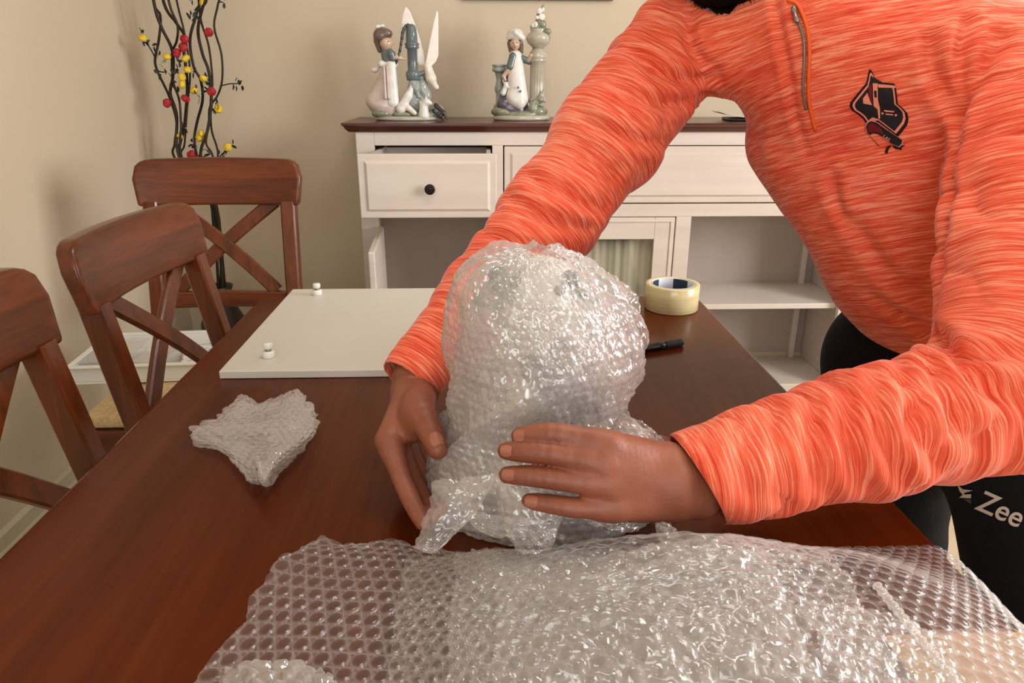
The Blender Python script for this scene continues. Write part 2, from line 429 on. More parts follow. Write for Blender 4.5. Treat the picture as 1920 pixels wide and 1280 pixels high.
for nm, lo, hi, ax in (('window_1', (wx0, YF - 0.09, wz0), (wx1, YF - 0.04, wz1), 0), ('window_2', (XR + 0.04, vy0, wz0), (XR + 0.09, vy1, wz1), 1)):
    bm = bmesh.new(); lo = Vector(lo); hi = Vector(hi); f = 0.05; mid = (lo[ax] + hi[ax]) / 2
    def seg(a0, a1, z0, z1):
        l = lo.copy(); h_ = hi.copy(); l[ax] = a0; h_[ax] = a1; l.z = z0; h_.z = z1; box_bm(bm, l, h_, 0.004)
    seg(lo[ax], lo[ax] + f, lo.z, hi.z); seg(hi[ax] - f, hi[ax], lo.z, hi.z); seg(mid - f / 2, mid + f / 2, lo.z, hi.z)
    seg(lo[ax] + f, hi[ax] - f, lo.z, lo.z + f); seg(lo[ax] + f, hi[ax] - f, hi.z - f, hi.z)
    wo = tag(obj(nm, bm_mesh(bm, nm), M_plast), kind='structure')
    for a0, a1 in ((lo[ax] + f, mid - f / 2), (mid + f / 2, hi[ax] - f)):
        l = lo.copy(); h_ = hi.copy(); l[ax] = a0; h_[ax] = a1; l.z += f; h_.z -= f
        o_ = 1 - ax; c_ = (l[o_] + h_[o_]) / 2; l[o_] = c_ - 0.003; h_[o_] = c_ + 0.003
        box('window_pane', l, h_, M_glass, wo, 0.0)
def baseboard(name, pts):
    # (x0,y0)-(x1,y1) along the wall, profile stepping out from it
    (x0, y0, x1, y1, nx, ny) = pts
    prof = [(0, 0), (0.022, 0), (0.022, 0.03), (0.016, 0.036), (0.016, 0.088), (0.012, 0.094), (0.012, 0.128), (0.004, 0.137), (0, 0.137)]
    V = [(x + nx * d, y + ny * d, z) for (x, y) in ((x0, y0), (x1, y1)) for d, z in prof]; n = len(prof)
    F = [(i, (i + 1) % n, n + (i + 1) % n, n + i) for i in range(n)] + [tuple(range(n))[::-1], tuple(range(n, 2 * n))]
    tag(obj(name, mesh_np(name, V, F, False), M_base), kind='structure')
baseboard('baseboard_left', (XL, YF, XL, YB, 1, 0))
baseboard('baseboard_back', (XL + 0.022, YB, XR, YB, 0, -1))

lamp = thing('ceiling_lamp', 'square flat white lamp on the ceiling above the table', 'lamp', (0.30, 1.05, ZC))
box('housing', (-0.29, -0.29, -0.025), (0.29, 0.29, 0.0), M_plast, lamp, 0.006)

# ------------------------------------------------------------------ dining table
t = thing('dining_table', 'long dark red-brown wooden dining table with glossy top', 'table', (-0.013, 0.53, 0))
TX0, TX1, TY0, TY1 = -0.439, 0.412, -0.30, 1.367
box('tabletop', (TX0, TY0, TT - 0.028), (TX1, TY1, TT), M_table, t, 0.004, True)
for x0, x1, y0, y1 in ((TX0 + .06, TX1 - .06, TY1 - .085, TY1 - .065), (TX0 + .06, TX1 - .06, TY0 + .065, TY0 + .085)):
    box('apron', (x0, y0, TT - 0.11), (x1, y1, TT - 0.0281), M_table, t, 0.002, True)
for x0 in (TX0 + .06, TX1 - .08):
    box('apron', (x0, TY0 + .0851, TT - 0.11), (x0 + .02, TY1 - .0851, TT - 0.0281), M_table, t, 0.002, True)
for x in (TX0 + 0.045, TX1 - 0.045):
    for y in (TY0 + 0.045, TY1 - 0.045):
        bm = bmesh.new(); box_bm(bm, (x - .033, y - .033, 0), (x + .033, y + .033, TT - 0.0281), 0.004)
        for v in bm.verts:
            if v.co.z < 0.2: v.co.x = x + (v.co.x - x) * 0.72; v.co.y = y + (v.co.y - y) * 0.72
        obj('leg', bm_mesh(bm, 'leg'), M_table, t, True)

# ------------------------------------------------------------------ chairs
def bar_mesh(name, pts, wdt, dep, side, bev=0.004):
    """rectangular bar swept along pts; side = direction of its width"""
    P = np.asarray(pts, float); T = np.gradient(P, axis=0); V = []; side = np.array(side, float)
    c = bev; prof = [(-wdt / 2 + c, -dep / 2), (wdt / 2 - c, -dep / 2), (wdt / 2, -dep / 2 + c), (wdt / 2, dep / 2 - c), (wdt / 2 - c, dep / 2), (-wdt / 2 + c, dep / 2), (-wdt / 2, dep / 2 - c), (-wdt / 2, -dep / 2 + c)]
    for i in range(len(P)):
        tt = T[i] / np.linalg.norm(T[i]); s = side - tt * (side @ tt); s /= np.linalg.norm(s); n = np.cross(tt, s)
        V += [P[i] + s * a + n * b for a, b in prof]
    k = 8; F = [(i * k + j, i * k + (j + 1) % k, (i + 1) * k + (j + 1) % k, (i + 1) * k + j) for i in range(len(P) - 1) for j in range(k)]
    F += [tuple(range(k))[::-1], tuple((len(P) - 1) * k + j for j in range(k))]
    me = mesh_np(name, V, F, False); return me
def back_y(z): return 0.195 + 0.16 * max(0, z - 0.45)          # rake of the chair back
def rail_mesh():
    n = 28; W = 0.216; zb, zt = 0.850, 0.962; th = 0.032; bm = bmesh.new(); cols = []
    for i in range(n + 1):
        u = -1 + 2 * i / n; u = math.copysign(abs(u) ** 0.8, u)
        x = u * W; e = W - abs(x); r = 0.045
        top = zt - (r - math.sqrt(max(0, r * r - (r - e) ** 2)) if e < r else 0) + 0.004 * (1 - u * u)
        rows = []
        for q in (0, 0.33, 0.66, 1.0):
            z = zb + (top - zb) * q; xs = x * (0.93 + 0.07 * (z - zb) / (zt - zb))
            yc = back_y(z) + 0.022 * (1 - u * u)
            rows.append((bm.verts.new((xs, yc - th / 2, z)), bm.verts.new((xs, yc + th / 2, z))))
        cols.append(rows)
    for i in range(n):
        for q in range(3):
            a, b = cols[i], cols[i + 1]
            bm.faces.new((a[q][0], b[q][0], b[q + 1][0], a[q + 1][0])); bm.faces.new((b[q][1], a[q][1], a[q + 1][1], b[q + 1][1]))
        a, b = cols[i], cols[i + 1]
        bm.faces.new((a[3][0], b[3][0], b[3][1], a[3][1])); bm.faces.new((b[0][0], a[0][0], a[0][1], b[0][1]))
    for c, fl in ((cols[0], 0), (cols[n], 1)):
        for q in range(3):
            f = (c[q][0], c[q + 1][0], c[q + 1][1], c[q][1]); bm.faces.new(f[::-1] if fl else f)
    bmesh.ops.recalc_face_normals(bm, faces=bm.faces)
    es = [e for e in bm.edges if len(e.link_faces) == 2 and e.calc_face_angle(0) > 0.9]
    bmesh.ops.bevel(bm, geom=es, offset=0.008, segments=4, affect='EDGES', profile=0.5, clamp_overlap=True)
    return bm_mesh(bm, 'top_rail', True)
def make_chair():
    D = {}
    D['top_rail'] = [(rail_mesh(), M_chair)]
    D['back_post'] = []; D['front_leg'] = []; D['cross_slat'] = []
    for s in (-1, 1):
        D['back_post'].append((bar_mesh('back_post', [(s * .176, .235, 0), (s * .177, .205, .25), (s * .178, back_y(.45), .45), (s * .174, back_y(.66), .66), (s * .172, back_y(.858) + .006, .858)], .036, .038, (1, 0, 0)), M_chairz))
        D['front_leg'].append((bar_mesh('front_leg', [(s * .172, -.190, 0), (s * .175, -.185, .40)], .034, .034, (1, 0, 0)), M_chairz))
        pts = []
        for q in np.linspace(0, 1, 14):
            z = 0.632 + 0.226 * q; x = s * (-0.128 + 0.262 * q - 0.012 * math.sin(math.pi * q)); pts.append((x, back_y(z) + 0.010 + 0.007 * q + 0.003 * s, z))
        D['cross_slat'].append((bar_mesh('cross_slat', pts, .034, .014, (1, 0, 0), 0.003), M_chairz))
    D['lower_back_rail'] = [(bar_mesh('lower_back_rail', [(-.156, back_y(.612), .612), (0, back_y(.612) + .012, .612), (.156, back_y(.612), .612)], .042, .022, (0, 0, 1)), M_chair)]
    bm = bmesh.new(); box_bm(bm, (-.195, -.205, .400), (.195, .178, .448), 0.006)
    D['seat_frame'] = [(bm_mesh(bm, 'seat_frame'), M_chair)]
    bm = bmesh.new(); box_bm(bm, (-.190, -.200, .4485), (.190, .170, .482), 0.012, 3)
    bmesh.ops.subdivide_edges(bm, edges=bm.edges[:], cuts=3, use_grid_fill=True)
    for v in bm.verts:
        if v.co.z > .47: v.co.z += 0.010 * max(0, 1 - (v.co.x / .19) ** 4) * max(0, 1 - ((v.co.y + .015) / .185) ** 4)
    D['seat_cushion'] = [(bm_mesh(bm, 'seat_cushion', True), M_cush)]
    D['stretcher'] = [(bar_mesh('stretcher', [(s * .175, -.187, .20), (s * .177, .212, .20)], .022, .018, (0, 0, 1)), M_chair) for s in (-1, 1)]
    return D
CH_PARTS = make_chair()
for lab, loc, rz, sc in (
        ('X-back wooden chair standing against the corner, white tray on its seat', (-0.690, 1.664, 0), math.radians(0.5), 1.02),
        ('tilted-looking X-back wooden chair in the middle, between the nearest chair and the corner chair', (-0.338, 1.258, 0), math.radians(85.5), 0.988),
        ('nearest X-back wooden chair, cut off by the left picture edge', (-0.340, 0.765, 0), math.radians(90), 0.988)):
    c = thing('dining_chair', lab, 'chair', loc, rz, 'X-back dining chairs', sc)
    for nm, lst in CH_PARTS.items():
        for me, m in lst: obj(nm, me, m, c)

# ------------------------------------------------------------------ sideboard
SY = 2.50                                           # front plane
sb = thing('sideboard', 'white painted sideboard with dark red-brown wooden top, open drawer and shelves', 'sideboard', (0.455, 2.67, 0))
def sbx(nm, x0, x1, y0, y1, z0, z1, m=M_white, par=None, bev=0.002): return box(nm, (x0, y0, z0), (x1, y1, z1), m, par or sb, bev, True)
BX0, BX1, BZ = -0.428, 1.345, 1.012
# top with moulded edge
bm = bmesh.new(); prof = [(0.0, 1.041), (0.0, 1.034), (0.006, 1.030), (0.010, 1.022), (0.020, 1.0121)]
V = []; 
for d, z in prof: V += [(-0.467 + d, 2.472 + d, z), (1.385 - d, 2.472 + d, z), (1.385 - d, YB - 0.001, z), (-0.467 + d, YB - 0.001, z)]
F = [(i * 4 + (j + 1) % 4, i * 4 + j, (i + 1) * 4 + j, (i + 1) * 4 + (j + 1) % 4) for i in range(4) for j in range(4)] + [(0, 1, 2, 3), (19, 18, 17, 16)]
bm.free(); obj('top', mesh_np('top', V, F, False), M_top, sb, True)
sbx('side_panel', BX0, BX0 + .022, SY + .0201, YB - .002, 0.0, BZ)
sbx('side_panel', BX1 - .022, BX1, SY + .0201, YB - .002, 0.0, BZ)
sbx('back_panel', BX0 + .022, BX1 - .022, YB - .014, YB - .004, 0.05, BZ - .002, M_back)
sbx('bottom_panel', BX0 + .022, BX1 - .022, SY + .0201, YB - .014, 0.055, 0.075)
for x in (0.028, 0.672): sbx('divider', x, x + .02, SY + .0201, YB - .014, 0.075, 0.738)
sbx('drawer_deck', BX0 + .022, BX1 - .022, SY + .0201, YB - .014, 0.738, 0.752)
# face frame
sbx('stile', BX0, BX0 + .060, SY, SY + .02, 0.0, BZ); sbx('stile', BX1 - .060, BX1, SY, SY + .02, 0.0, BZ)
sbx('top_rail', BX0 + .060, BX1 - .060, SY, SY + .02, 0.968, BZ)
sbx('middle_rail', BX0 + .060, BX1 - .060, SY, SY + .02, 0.728, 0.772)
sbx('drawer_stile', 0.022, 0.058, SY, SY + .02, 0.772, 0.968)
sbx('stile', 0.022, 0.058, SY, SY + .02, 0.110, 0.728); sbx('stile', 0.660, 0.713, SY, SY + .02, 0.110, 0.728)
sbx('bottom_rail', BX0 + .060, BX1 - .060, SY, SY + .02, 0.0, 0.090)
sbx('corner_batten', 1.262, 1.284, YB - .040, YB - .0141, 0.0755, 0.7375, M_white)
sbx('shelf', 0.6925, 1.3225, SY + .035, YB - .0142, 0.378, 0.398)
def raised(nm, x0, x1, z0, z1, y, par):
    bm = bmesh.new(); box_bm(bm, (x0, y, z0), (x1, y + .018, z1), 0.003)
    b = 0.020; a = [(x0 + b, y, z0 + b), (x1 - b, y, z0 + b), (x1 - b, y, z1 - b), (x0 + b, y, z1 - b)]
    e = 0.008; c = [(x0 + b + e, y - .006, z0 + b + e), (x1 - b - e, y - .006, z0 + b + e), (x1 - b - e, y - .006, z1 - b - e), (x0 + b + e, y - .006, z1 - b - e)]
    va = [bm.verts.new(p) for p in a]; vc = [bm.verts.new(p) for p in c]
    for i in range(4): bm.faces.new((va[i], va[(i + 1) % 4], vc[(i + 1) % 4], vc[i]))
    bm.faces.new(vc); bmesh.ops.recalc_face_normals(bm, faces=bm.faces)
    return obj(nm, bm_mesh(bm, nm), M_white, par, True)
def knob(par, x, y, z):
    me = lathe_mesh('knob', [(0.004, 0), (0.0045, 0.010), (0.008, 0.013), (0.0155, 0.018), (0.0160, 0.022), (0.0125, 0.026), (0.009, 0.0245), (0.004, 0.026)], 24)
    o = obj('knob', me, M_knob, par, True); me.transform(Matrix.Translation((x, y, z)) @ Matrix.Rotation(math.radians(90), 4, 'X')); return o
DY = 2.235
dr = raised('drawer', -0.383, 0.033, 0.776, 0.967, DY, sb); dr['label'] = 'left drawer pulled open, with a dark round knob'
knob(dr, -0.168, DY - .0055, 0.866)
for x0, x1 in ((-0.362, -0.348), (0.002, 0.016)): box('drawer_side', (x0, DY + .018, 0.780), (x1, DY + .42, 0.955), M_white, dr, 0.001, True)
box('drawer_back', (-0.348, DY + .405, 0.780), (0.002, DY + .42, 0.950), M_white, dr, 0.001, True)
box('drawer_bottom', (-0.348, DY + .018, 0.782), (0.002, DY + .405, 0.790), M_back, dr, 0.001, True)
raised('drawer', 0.062, 1.280, 0.776, 0.965, SY - .001, sb)['label'] = 'long closed drawer front with a raised panel'
# open door of the left compartment, hinged on the left stile and swung out
a0 = (-0.372, SY - 0.003); ang = math.radians(-86.5); L = 0.395
def dpt(u, v, z): return (a0[0] + u * math.cos(ang) - v * math.sin(ang), a0[1] + u * math.sin(ang) + v * math.cos(ang), z)
bm = bmesh.new(); box_bm(bm, (0, 0, 0.115), (L, 0.020, 0.700), 0.004)
for v in bm.verts:
    p = dpt(v.co.x, v.co.y, v.co.z); v.co = p
od = obj('door', bm_mesh(bm, 'door'), M_white, sb, True, 'left cabinet door swung open')
# glazed door with a pleated curtain behind the pane
gx0, gx1, gz0, gz1 = 0.062, 0.655, 0.112, 0.726; st = 0.070; y0, y1 = SY - .004, SY + .016
gd = box('glazed_door', (gx0, y0, gz0), (gx0 + st, y1, gz1), M_white, sb, 0.002, True); gd['label'] = 'glazed middle cabinet door'
bm = bmesh.new(); bm.from_mesh(gd.data)
for q in (((gx1 - st, y0, gz0), (gx1, y1, gz1)), ((gx0 + st, y0, gz1 - st - .006), (gx1 - st, y1, gz1)), ((gx0 + st, y0, gz0), (gx1 - st, y1, gz0 + st))): box_bm(bm, *q, 0.002)
b = 0.010
for q in (((gx0 + .006, y0 - .004, gz1 - .016), (gx1 - .006, y0, gz1 - .008)), ((gx1 - .016, y0 - .004, gz0 + .008), (gx1 - .008, y0, gz1 - .016))): box_bm(bm, *q, 0.002)
bm.to_mesh(gd.data); bm.free()
box('glass_pane', (gx0 + st, SY + .006, gz0 + st), (gx1 - st, SY + .009, gz1 - st - .006), M_glass, gd, 0.0, True)
n = 160; V = []; F = []
for i in range(n + 1):
    x = 0.066 + 0.585 * i / n; yy = SY + .040 + 0.005 * math.sin(i * 0.40 + 0.8 * math.sin(i * .17)) + 0.002 * math.sin(i * 0.91)
    V += [(x, yy, 0.10), (x, yy * 0.999 + 0.0025, 0.715)]
F = [(2 * i, 2 * i + 2, 2 * i + 3, 2 * i + 1) for i in range(n)]
M_curt = mat('cabinet_curtain', srgb(176, 172, 150), srgb(186, 182, 160), 0.85, (40, 40, 10))
cu = obj('curtain', mesh_np('curtain', V, F), M_curt, sb, True, 'pleated grey-green curtain behind the glazed door')
so = cu.modifiers.new('thickness', 'SOLIDIFY'); so.thickness = 0.001

# picture frame on the back wall, only its lower edge in view
pf = thing('picture_frame', 'picture frame high on the back wall, only its bottom edge showing', 'picture', (0.19, YB, 1.438))
for lo, hi in (((-.27, -.022, 0), (.27, -.001, .022)), ((-.27, -.022, .40), (.27, -.001, .422)), ((-.27, -.022, .0221), (-.248, -.001, .3999)), ((.248, -.022, .0221), (.27, -.001, .3999))):
    box('frame_bar', lo, hi, mat('frame_grey_wood', srgb(120, 108, 92), None, 0.5), pf, 0.003)
box('picture', (-.2479, -.010, .0222), (.2479, -.001, .3998), mat('picture_print', srgb(190, 184, 170), srgb(120, 134, 130), 0.6, (9, 9, 9)), pf, 0.0)
# small flat white-and-dark object on the sideboard beside the person
fo = thing('folded_leaflet', 'white leaflet on a dark case, on the sideboard top beside the orange shirt', 'leaflet', (0.90, 2.62, 1.0412))
box('case', (-.06, -.05, 0.0), (.09, .06, .010), M_dark, fo, 0.004)
bm = bmesh.new(); V = []; F = []
for i in range(9):
    u = i / 8; V += [(-.10 + .17 * u, -.065, .0125 + .018 * (1 - u) ** 3), (-.10 + .17 * u, .05, .0125 + .018 * (1 - u) ** 3)]
bm.free()
lf = obj('paper', mesh_np('paper', V, [(2 * i, 2 * i + 2, 2 * i + 3, 2 * i + 1) for i in range(8)]), M_plast, fo)
lf.modifiers.new('thickness', 'SOLIDIFY').thickness = 0.0015
# ------------------------------------------------------------------ things lying on the table and chairs
PX0, PX1, PY0, PY1, PZ = -0.381, 0.060, 0.968, 1.392, TT + 0.012
pn = thing('shelf_panel', 'flat white furniture panel lying on the table, two small fittings on it', 'panel', (-0.16, 1.18, TT))
box('board', (PX0, PY0, TT + 0.0005), (PX1, PY1, PZ), M_panel, pn, 0.0012, True)
for x, y in ((-0.325, 1.022), (-0.324, 1.350)):
    d = obj('cam_fitting', lathe_mesh('cam_fitting', [(.0085, 0), (.0092, .002), (.0092, .008), (.008, .010), (.004, .0102), (.0036, .014), (.0062, .0142), (.0070, .016), (.0070, .021), (.006, .0225)], 20), M_plast, pn, False)
    d.location = Vector((x, y, PZ)) - pn.location
    sk = obj('metal_neck', lathe_mesh('metal_neck', [(.0045, .0103), (.0045, .0140)], 16), M_steel, d)
tp = thing('tape_roll', 'roll of clear yellowish packing tape standing flat on the far table end', 'tape roll', tuple(at_z(1258, 577, TT)[:2]) + (TT + 0.0004,), math.radians(20))
def ring_mesh(name, r0, r1, z0, z1, n=64, b=0.0012):
    pr = [(r0, z0 + b), (r0 + b, z0), (r1 - b, z0), (r1, z0 + b), (r1, z1 - b), (r1 - b, z1), (r0 + b, z1), (r0, z1 - b)]; k = len(pr)
    V = [(r * math.cos(2 * math.pi * j / n), r * math.sin(2 * math.pi * j / n), z) for j in range(n) for r, z in pr]
    F = [(j * k + i, ((j + 1) % n) * k + i, ((j + 1) % n) * k + (i + 1) % k, j * k + (i + 1) % k) for j in range(n) for i in range(k)]
    return mesh_np(name, V, F)
obj('tape', ring_mesh('tape', .0395, .0490, 0, .0475), M_tape, tp)
co = obj('core', ring_mesh('core', .0370, .0394, .0002, .0473), M_core, tp)
for a0, a1, z0, z1 in ((0.15, 0.95, .026, .046), (1.75, 2.4, .030, .046), (3.3, 3.75, .030, .044), (4.05, 4.35, .032, .044), (4.6, 5.2, .028, .044), (5.5, 6.0, .024, .04)):
    n = 10; V = []
    for i in range(n + 1):
        a = a0 + (a1 - a0) * i / n; V += [(.0367 * math.cos(a), .0367 * math.sin(a), z0), (.0367 * math.cos(a), .0367 * math.sin(a), z1)]
    obj('print_mark', mesh_np('print_mark', V, [(2 * i, 2 * i + 1, 2 * i + 3, 2 * i + 2) for i in range(n)]), M_blue, co)
pa = at_z(1280, 641, TT + .006); pb = at_z(1195, 656, TT + .006); dv = (pb - pa) / np.linalg.norm(pb - pa)
pen = thing('marker_pen', 'black marker pen lying on the table beside the wrapped package', 'pen', tuple(pa[:2]) + (TT,))
pp = [pa + dv * s for s in (0, .002, .036, .0365, .05, .0505, .118, .124, .130)]
obj('barrel', tube_mesh('barrel', pp, [.0045, .0058, .0060, .0066, .0066, .0060, .0058, .0045, .002], 16), M_dark, pen, True)
for i in range(11):
    q = pa + dv * (.004 + i * .0028); obj('grip_rib', tube_mesh('grip_rib', [q, q + dv * .0012], .0066, 14), mat('rib_grey', srgb(60, 60, 62), None, 0.5), pen, True)
# tray on the corner chair's seat
SZ = 0.5035
tr = thing('plastic_tray', 'shallow white plastic tray on the corner chair seat', 'tray', (-0.775, 1.730, SZ), math.radians(4))
bm = bmesh.new(); hw, hd, hh, th = 0.205, 0.115, 0.042, 0.006
box_bm(bm, (-hw, -hd, 0), (hw, hd, th), 0.002)
for lo, hi in (((-hw, -hd, th), (hw, -hd + th, hh)), ((-hw, hd - th, th), (hw, hd, hh)), ((-hw, -hd + th, th), (-hw + th, hd - th, hh)), ((hw - th, -hd + th, th), (hw, hd - th, hh))): box_bm(bm, lo, hi, 0.0015)
obj('body', bm_mesh(bm, 'body'), M_plast, tr)
bm = bmesh.new()
for lo, hi in (((-hw - .008, -hd - .008, hh), (hw + .008, -hd + th, hh + .005)), ((-hw - .008, hd - th, hh), (hw + .008, hd + .008, hh + .005)), ((-hw - .008, -hd + th, hh), (-hw + th, hd - th, hh + .005)), ((hw - th, -hd + th, hh), (hw + .008, hd - th, hh + .005))): box_bm(bm, lo, hi, 0.0015)
obj('rim', bm_mesh(bm, 'rim'), M_plast, tr)
M_clear = film('clear_plastic', 0.10, 0.35, 0.08)
for lab, x, y, rz, sx, sy, sz in (('low clear plastic box at the left end of the white tray', -0.140, -0.02, 5, .050, .075, .036), ('clear plastic box second from the left in the white tray', -0.035, -0.03, -6, .034, .060, .030)):
    pbx = thing('clear_box', lab, 'plastic box', tuple(tr.location + Vector((x, y, .0065))), math.radians(rz), 'clear boxes in the tray')
    bm = bmesh.new()
    for lo, hi in (((-sx, -sy, 0), (sx, sy, .002)), ((-sx, -sy, .002), (-sx + .002, sy, sz)), ((sx - .002, -sy, .002), (sx, sy, sz)), ((-sx + .002, -sy, .002), (sx - .002, -sy + .002, sz)), ((-sx + .002, sy - .002, .002), (sx - .002, sy, sz))): box_bm(bm, lo, hi)
    obj('body', bm_mesh(bm, 'body'), M_clear, pbx)
    box('lid', (-sx - .002, -sy - .002, sz + .0002), (sx + .002, sy + .002, sz + .005), M_clear, pbx, 0.001)
def sheet(name, lab, loc, rz, sx, sy, amp, seed):
    n = 14; V = []; F = []
    for i in range(n + 1):
        for j in range(n + 1):
            x = (i / n - .5) * sx; y = (j / n - .5) * sy; V.append((x, y, 0.004 + amp * (1 + fbm(np.array([[x * 22, y * 22, seed]]), 2, seed)[0])))
    F = [(i * (n + 1) + j, (i + 1) * (n + 1) + j, (i + 1) * (n + 1) + j + 1, i * (n + 1) + j + 1) for i in range(n) for j in range(n)]
    o = obj(name, mesh_np(name, V, F), mat('printed_leaflet', srgb(226, 224, 220), srgb(170, 168, 172), 0.6, (60, 140, 60), 3, lo=.5, hi=.62), None)
    o.location = loc; o.rotation_euler = (math.radians(8), math.radians(-6), rz); o.modifiers.new('thickness', 'SOLIDIFY').thickness = 0.0006
    tag(o, lab, 'paper', 'papers in the tray')
sheet('paper_sheet', 'creased white leaflet lying in the middle of the white tray', tr.location + Vector((.058, -.01, .014)), .25, .085, .13, .008, 3)
sheet('paper_sheet', 'white printed leaflet at the right end of the white tray', tr.location + Vector((.150, .005, .030)), -.15, .075, .13, .007, 9)

# ------------------------------------------------------------------ decorative branches in the corner
BY = 2.62
def bp(zx, zy, dy=0.0): return at_y(zx / 2.976, zy / 2.976, BY + dy)
br = thing('branch_arrangement', 'tall twisted dark decorative branches with yellow and red blossoms in the corner', 'branches', (-0.985, BY, 0))
M_bark = mat('dark_bark', srgb(26, 18, 12), srgb(48, 34, 22), 0.7, (60, 60, 14), 3, 0.3)
M_leafd = mat('dark_leaf', srgb(20, 24, 16), srgb(38, 40, 28), 0.6, (90, 90, 90))
M_leafp = mat('pale_leaf', srgb(140, 150, 130), srgb(168, 174, 156), 0.6, (90, 90, 90))
M_yel = mat('yellow_petal', srgb(214, 178, 28), srgb(236, 208, 60), 0.6, (120, 120, 120))
M_red = mat('red_petal', srgb(140, 16, 28), srgb(190, 34, 46), 0.6, (120, 120, 120))
stems = [[(855, 0), (895, 90), (885, 230), (865, 330), (880, 400), (945, 540), (985, 680), (975, 800), (980, 890)], [(910, 0), (985, 130), (1030, 200), (1025, 270), (1040, 400), (1045, 520), (1030, 700), (1010, 890)],
         [(940, 0), (990, 140), (985, 230), (960, 300), (965, 450), (1000, 560), (1010, 700), (1020, 890)], [(985, 0), (1030, 190), (1060, 400), (1045, 600), (1030, 800), (1020, 890)], [(1120, -60), (1095, 80), (1060, 220), (1080, 370), (1120, 450), (1130, 560), (1100, 680), (1085, 780), (1105, 890)],
         [(1150, -40), (1130, 40), (1105, 170), (1130, 300), (1165, 400), (1180, 560), (1160, 720), (1120, 890)], [(1225, -60), (1215, 30), (1195, 150), (1235, 300), (1240, 440), (1215, 530), (1170, 600), (1165, 700), (1150, 800), (1190, 890)],
         [(1110, 20), (1125, 130), (1165, 260), (1185, 450), (1175, 560), (1180, 720), (1210, 820), (1215, 890)], [(860, 20), (900, 150), (960, 280), (965, 420), (950, 520), (985, 640), (1005, 890)]]
for i, s in enumerate(stems):
    dy = 0.05 * math.sin(i * 2.1); P = [bp(x, y, dy * (0.5 + 0.5 * math.cos(k))) for k, (x, y) in enumerate(s)]
    top = P[0] + np.array([0.03 * math.sin(i), 0, 0.42 + 0.05 * math.cos(3 * i)])
    lowm = bp(1180 + 14 * (i % 3), 1150, dy * .3); low = np.array([-0.985 + .015 * math.cos(i * 1.4), BY + .015 * math.sin(i * 1.4), 0.30])
    P = smooth_path([top, P[0] + np.array([.01 * math.cos(i), 0, .2])] + P + [lowm, low], 70)
    obj('stem', tube_mesh('stem', P, 0.0042 + 0.001 * math.sin(i * 1.7), 7), M_bark, br, True)
for s in ([(870, 330), (835, 265), (797, 225)], [(1228, 480), (1280, 468), (1345, 466)], [(1212, 890), (1240, 860), (1272, 828)], [(930, 400), (905, 402), (880, 395)], [(1170, 600), (1200, 612), (1220, 608)], [(1085, 60), (1110, 30), (1133, 18)]):
    obj('twig', tube_mesh('twig', smooth_path([bp(*q) for q in s], 10), 0.0022, 6), M_bark, br, True)
def blossom_mesh(seed):
    S = Solid(0.0022); r = random.Random(seed)
    for k in range(6):
        a = k * 1.047 + r.random() * .4; S.ell((.0062 * math.cos(a), .0062 * math.sin(a), 0.002 * r.random()), (.0066, .0066, .0082), None, .002)
    S.ell((0, 0, .004), (.006, .006, .007), None, .002)
    return S.mesh('blossom')
BL = [blossom_mesh(i) for i in range(2)]
def leaf_mesh():
    n = 6; V = []; F = []
    for i in range(n + 1):
        u = i / n; wd = .0062 * math.sin(math.pi * min(1, u * .92 + .04)) ** .8; z = .004 * math.sin(u * 2.6)
        V += [(u * .024, -wd, z + .002), (u * .024, 0, z), (u * .024, wd, z + .002)]
    for i in range(n):
        for j in range(2): F.append((3 * i + j, 3 * i + 3 + j, 3 * i + 4 + j, 3 * i + 1 + j))
    return mesh_np('leaf', V, F)
LF = [leaf_mesh(), leaf_mesh()]
def put(name, me, m, p, rot, sc):
    o = obj(name, me, m, br); o.location = Vector(p) - br.location; o.rotation_euler = rot; o.scale = (sc,) * 3
    if o.data.materials[0] != m:
        o.material_slots[0].link = 'OBJECT'; o.material_slots[0].material = m
    return o
yel = [(797, 213), (932, 317), (1037, 327), (1015, 430), (1047, 390), (1085, 505), (1135, 437), (1220, 608), (998, 757), (1113, 770), (1272, 823), (1133, 15), (1018, 472), (1125, 745)]
red = [(1030, 220), (1165, 180), (985, 295), (1022, 265), (1035, 547), (932, 575), (1180, 510), (1068, 862), (1118, 888)]
R = random.Random(4)
for i, (x, y) in enumerate(yel): put('yellow_blossom', BL[0], M_yel, bp(x, y, -.03), (R.random() * 3, R.random() * 3, 0), 1.0 + .15 * R.random())
for i, (x, y) in enumerate(red): put('red_blossom', BL[1], M_red, bp(x, y, -.03), (R.random() * 3, R.random() * 3, 0), 1.15 + .15 * R.random())
lv = [(845, 265), (820, 250), (870, 310), (900, 400), (935, 400), (980, 465), (955, 470), (1100, 390), (1160, 440), (1130, 510), (1300, 465), (1335, 465), (1200, 615), (1075, 15), (1090, 60), (1260, 5), (1070, 800), (1160, 850), (1245, 870), (1110, 540), (1025, 720), (1090, 100), (1050, 80), (990, 400), (1005, 350), (1145, 480), (1215, 590), (1235, 860), (1080, 820), (1290, 820), (785, 190), (1090, 500)]
for i, (x, y) in enumerate(lv):
    for k in range(3):
        put('leaf', LF[0], M_leafd, bp(x + R.uniform(-16, 16), y + R.uniform(-16, 16), -.02 - .02 * R.random()), (R.uniform(-1.2, 1.8), R.uniform(-2, 2), R.uniform(0, 6.28)), R.uniform(.6, .95))
for x, y in ((905, 345), (890, 360), (1030, 715), (1010, 725), (925, 340), (1105, 760)):
    put('pale_leaf', LF[1], M_leafp, bp(x, y, -.03), (R.uniform(.4, 1.6), R.uniform(-1, 1), R.uniform(0, 6)), .8)
